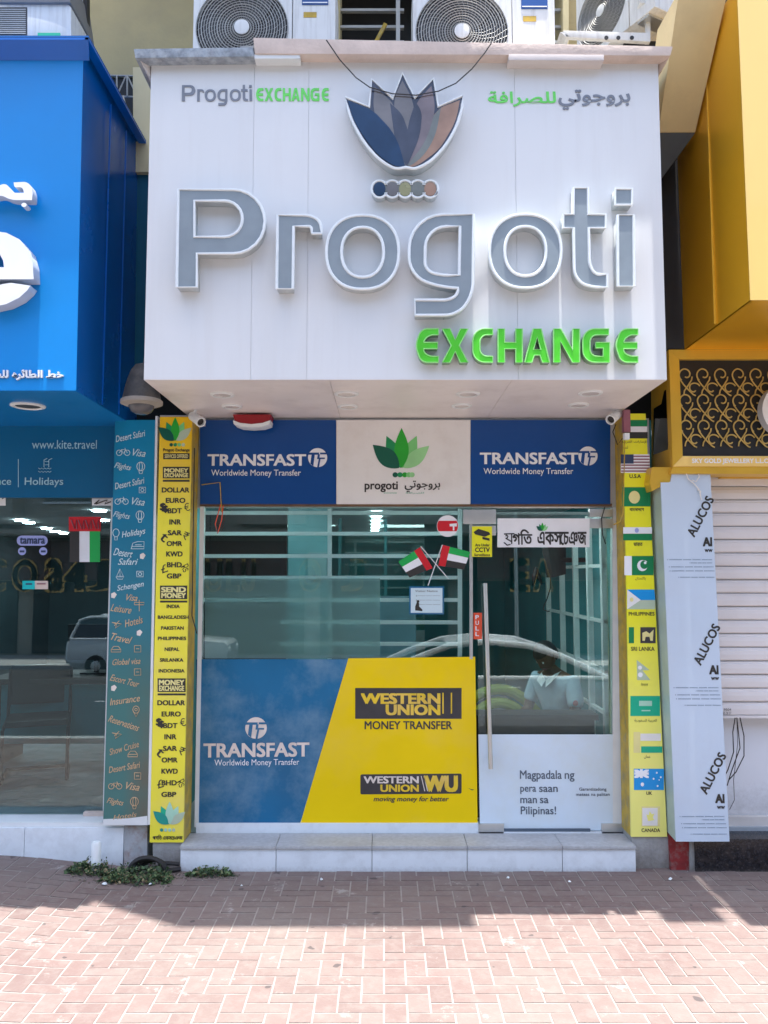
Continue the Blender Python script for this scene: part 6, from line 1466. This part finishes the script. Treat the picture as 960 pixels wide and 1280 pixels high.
def weed(px, y0, wpx, n, label, hh=.06, dep=.12):
    c = G(px, y0); mb = MB(); rnd = random.Random(px); cols = [M['plant'], mat('weed_leaf_pale', (.14, .20, .08), .7, var=.4, scale=40), mat('weed_leaf_deep', (.025, .05, .02), .7, var=.4, scale=40)]
    wd = wpx * c.y / 1000 / 2
    for q in range(n):
        a = rnd.uniform(-1, 1); x = c.x + wd * a; y = c.y + dep * rnd.uniform(-.5, 1) * (1 - a * a * .6); z0 = hgt(x); top = hh * (1 - abs(a) ** 2.2) * rnd.uniform(.25, 1.1)
        p = Vector((x, y, z0 + top * rnd.random())); L_ = rnd.uniform(.009, .030); an = rnd.uniform(0, 6.28); up_ = rnd.uniform(-.2, 1)
        d = Vector((math.cos(an), math.sin(an), up_)).normalized() * L_; s_ = d.cross(Vector((rnd.uniform(-1, 1), rnd.uniform(-1, 1), .6))).normalized() * L_ * .35
        mb.add([p, p + d * .5 + s_, p + d, p + d * .5 - s_], [(0, 1, 2, 3)], (cols + [mat('dry_leaf', (.30, .24, .13), .8, var=.3)])[rnd.choice((0, 0, 0, 1, 1, 2, 2, 3))])
    t_ = thing('weed_plant', label, 'weeds', (c.x, c.y, hgt(c.x)))
    mb.build('foliage', t_)
    mb = MB()
    for q in range(14):
        x = c.x + wd * rnd.uniform(-.8, .8); y = c.y + dep * rnd.uniform(0, .6); mb.tube([(x, y, 0), (x + rnd.uniform(-.03, .03), y, hh * rnd.uniform(.3, .9))], .0016, cols[0], 4)
    mb.build('stems', t_)
weed(112, 1096, 54, 800, 'green weeds sprouting round the white vent pipe', .075)
weed(170, 1102, 84, 1300, 'low dark green weeds in front of the black hose coil', .085, .16)
weed(262, 1095, 56, 500, 'small green weeds along the foot of the white step', .05, .07)
for k_, (x, y, lab, s_) in enumerate(((140, 1093, 'crumpled white paper scrap among the weeds near the vent pipe', 6), (188, 1107, 'torn white wrapper on the weeds below the teal strip', 7), (130, 1108, 'flat white litter scrap at the outer edge of the weeds', 7), (302, 1109, 'tiny white scrap alone on the shaded pavers near the step', 4), (402, 1101, 'pale paper flake on pavers before the blue poster', 5), (635, 1099, 'small white chip on the pavers before the door', 4), (712, 1104, 'white chip on the pavers below the door hinge', 4), (838, 1100, 'small pale crumbs of mortar near the red pier foot', 6))):
    c = G(x, y); c.z = hgt(c.x) + .004; rnd = random.Random(k_); k2 = s_ * c.y / 1000 / 2
    vs = [c + Vector((k2 * math.cos(a) * rnd.uniform(.6, 1.2), 1.3 * k2 * math.sin(a) * rnd.uniform(.6, 1.2), rnd.uniform(0, .01))) for a in [i * math.pi / 3 for i in range(6)]] + [c + Vector((0, 0, .014))]
    mb = MB(); mb.add(vs, [(i, (i + 1) % 6, 6) for i in range(6)], M['trim'])
    tag(mb.build('litter_scrap', base=c), lab, 'litter')
# soil along the wall foot
mb = MB(); rnd = random.Random(3)
for a, b in ((80, 300),):
    for q in range(260):
        px_ = rnd.uniform(85, 300); c = G(px_, rnd.uniform(1091, 1110 if px_ < 215 else 1099)); k2 = rnd.uniform(.003, .009); z = hgt(c.x)
        mb.add([(c.x - k2, c.y - k2, z), (c.x + k2, c.y - k2, z), (c.x + k2, c.y + k2, z), (c.x - k2, c.y + k2, z), (c.x, c.y, z + k2)], [(0, 1, 4), (1, 2, 4), (2, 3, 4), (3, 0, 4)], M['mud'])
tag(mb.build('gravel_debris'), 'brown grit and soil gathered along the foot of the wall', 'grit', kind='stuff')

# ================================================================== street behind the camera (seen in the glass)
def car(loc, label, paint, L, roofz, beltz, prof, suv=False, group='cars parked along the kerb'):
    t_ = thing('parked_car', label, 'car', loc, group)
    def sub(mb, nm, par=None, sm=True, bv=0):
        me = mb.mesh(nm, bv, sm); o = bpy.data.objects.new(nm, me); COL.objects.link(o); o.parent = par or t_; return o
    st = prof['body']; hw = .9; rings = []
    for (x, zb_, zt_) in st:
        rings.append([(x, -hw * .9, zb_), (x, -hw, zb_ + .12), (x, -hw, (zb_ + zt_) / 2), (x, -hw * .93, zt_ - .03), (x, -hw * .8, zt_), (x, hw * .8, zt_), (x, hw * .93, zt_ - .03), (x, hw, (zb_ + zt_) / 2), (x, hw, zb_ + .12), (x, hw * .9, zb_)])
    mb = MB(); n_ = 10; mb.add([v for r_ in rings for v in r_], [(i * n_ + j, i * n_ + (j + 1) % n_, (i + 1) * n_ + (j + 1) % n_, (i + 1) * n_ + j) for i in range(len(rings) - 1) for j in range(n_)] + [tuple(range(n_)), tuple(range((len(rings) - 1) * n_, len(rings) * n_))[::-1]], paint)
    body = sub(mb, 'body')
    gh = prof['house']   # (x, z) outline of the greenhouse roofline
    mb = MB()
    def yw(z): return .80 - .22 * (z - beltz) / max(.01, roofz - beltz)
    for i in range(len(gh) - 1):
        (xa_, za_), (xb_, zb2) = gh[i], gh[i + 1]
        a1, b1 = yw(za_), yw(zb2)
        mb.add([(xa_, -a1, za_), (xb_, -b1, zb2), (xb_, b1, zb2), (xa_, a1, za_)], [(0, 1, 2, 3)], paint if za_ > roofz - .1 and zb2 > roofz - .1 else M['carglass'])
        for sg in (-1, 1): mb.add([(xa_, sg * a1, za_), (xb_, sg * b1, zb2), (xb_, sg * .8, beltz - .02), (xa_, sg * .8, beltz - .02)], [(0, 1, 2, 3)], M['carglass'])
    sub(mb, 'greenhouse', sm=False)
    for sg in (-1, 1):
        mb = MB(); mb.tube([(x, sg * (yw(z) + .01), z) for x, z in gh], .045, paint, 8); sub(mb, 'roof_rail')
        mb = MB(); mb.tube([(gh[0][0], sg * .82, beltz), (gh[-1][0], sg * .82, beltz)], .035, paint, 8); sub(mb, 'belt_moulding')
        for px_ in prof['pillars']: mb = MB(); mb.tube([(px_, sg * .81, beltz), (px_ * .97, sg * (yw(roofz) + .01), roofz - .02)], .035, M['carglass' if not suv else 'carglass'], 6); sub(mb, 'pillar')
        for hx in prof['handles']: mb = MB(); mb.tube([(hx - .09, sg * .93, beltz - .12), (hx + .09, sg * .93, beltz - .12)], .014, M['steel'], 8); sub(mb, 'door_handle')
        for wx in prof['wheels']:
            mb = MB(); mb.lathe([(.2, -.11), (.32, -.11), (.335, 0), (.32, .11), (.2, .11)], (wx, sg * .80, .335), (0, 1, 0), M['tyre'], 28); wh = sub(mb, 'wheel')
            mb = MB(); mb.lathe([(.2, .095), (.12, .12), (.001, .125)], (wx, sg * .80, .335), (0, sg, 0), M['steel'], 18); sub(mb, 'rim', wh)
    for e_, mm_, nm in ((0, M['trim'], 'headlight'), (-1, M['red'], 'tail_light')):
        x_ = st[e_][0]
        for sg in (-1, 1): mb = MB(); z_ = st[e_][2] - .15; mb.box((x_ - .03, sg * .6 - .14, z_ - .06), (x_ + .03, sg * .6 + .14, z_ + .05), mm_); sub(mb, nm, bv=.01)
    return t_
sed = {'body': [(-2.3, .35, .62), (-2.15, .22, .78), (-1.3, .2, .90), (-.9, .2, .94), (1.3, .2, .96), (1.9, .22, .98), (2.25, .3, .9), (2.35, .4, .75)], 'house': [(-1.15, .93), (-.55, 1.22), (-.1, 1.36), (.5, 1.41), (1.0, 1.36), (1.5, 1.18), (1.95, .97)], 'pillars': [.35], 'handles': [.15, 1.05], 'wheels': [-1.45, 1.35]}
suvp = {'body': [(-2.4, .4, .95), (-2.3, .3, 1.05), (-1.4, .3, 1.12), (2.2, .3, 1.14), (2.4, .4, 1.05)], 'house': [(-1.2, 1.12), (-.6, 1.65), (-.2, 1.76), (1.8, 1.76), (2.1, 1.66), (2.3, 1.12)], 'pillars': [0, .9, 1.7], 'handles': [.1, 1.0], 'wheels': [-1.5, 1.5]}
c1 = car((1.9, -1.0, -.50), 'white saloon car parked at the kerb across from the glass door', M['carwhite'], 4.6, 1.41, .94, sed)
c1.rotation_euler = (0, 0, math.pi)
c2 = car((-7.04, -14.0, -1.19), 'white off-road car with square windows parked across the road', M['carsilver'], 4.8, 1.76, 1.12, suvp, True); c2.rotation_euler = (0, 0, math.pi)
# building across the street
fb = thing('street_building', 'beige apartment block across the street with dark shopfronts and balconies', 'building', (0, -19, -1.3))
mb = MB(); mb.box((-26, -30, -1.45), (26, -19.5, 15), M['farwall']); mb.build('wall', fb)
for k_ in range(9):
    x = -24 + k_ * 5.4
    mb = MB(); mb.box((x, -19.5, -1.1), (x + 4.8, -19.42, 1.6), M['farwin']); mb.build('shop_window', fb)
    for fl_ in range(3):
        z = 4.6 + fl_ * 3.3
        mb = MB(); mb.box((x + .3, -19.5, z), (x + 2.0, -19.44, z + 1.6), M['farwin']); wi = mb.build('window', fb)
        mb = MB(); mb.box((x + .25, -19.44, z - .08), (x + 2.05, -19.36, z), M['wallwhite']); mb.build('sill', wi)
        mb = MB(); mb.box((x + 2.4, -19.5, z - .9), (x + 4.9, -18.5, z + .15), M['farwall']); mb.build('balcony', fb)
mb = MB(); mb.box((-26, -19.52, 3.3), (26, -18.2, 3.5), M['farwall']); mb.build('canopy', fb)
fs = thing('street_shop_sign', 'long dark brown shop sign with large ochre curved letters across the street', 'sign', (0, -19.3, 1.6))
mb = MB(); mb.box((-22, -19.4, 1.65), (10, -19.2, 3.1), M['brownsign']); mb.build('board', fs)
MY = 2 * YG
def far_letter(st, px0, px1, py0, py1):
    Yv = MY + 19.15; me_ = text(st, px0, px1, py0, py1, Yv, M['goldletter'], None, bold=.05, mirror=False, name='sign_letter')
    me = me_.data
    for v_ in me.vertices: v_.co.y = -19.15
    me_.parent = fs; me.transform(Matrix.Translation(-Vector(fs.location)))
for st, a, b in (('J', 112, 137), ('4', 80, 106), ('a', 57, 78), ('O', 16, 45), ('C', -14, 6), ('U', 258, 276), ('L', 284, 298), ('U', 303, 318), ('O', 375, 400), ('J', 430, 450), ('E', 640, 660), ('A', 668, 690)):
    far_letter(st, a, b, 700, 738)
lp_ = thing('street_lamp', 'grey street lamp post at the far kerb', 'street lamp', (4.5, -16.5, -1.16))
mb = MB(); mb.tube([(4.5, -16.5, -1.16), (4.5, -16.5, 7)], [.08, .05], M['steel'], 12); mb.build('post', lp_, smooth=True)
mb = MB(); mb.tube([(4.5, -16.5, 7), (4.5, -15.6, 7.4), (4.5, -14.9, 7.45)], .04, M['steel'], 10); mb.build('arm', lp_, smooth=True)
mb = MB(); mb.box((4.38, -15.1, 7.38), (4.62, -14.5, 7.48), M['fan']); mb.build('lamp_head', lp_, bevel=.03)
mb = MB(); mb.box((-300, -19.5, -1.45), (300, -16, -1.16), M['kerb']); tag(mb.build('far_pavement'), kind='structure')
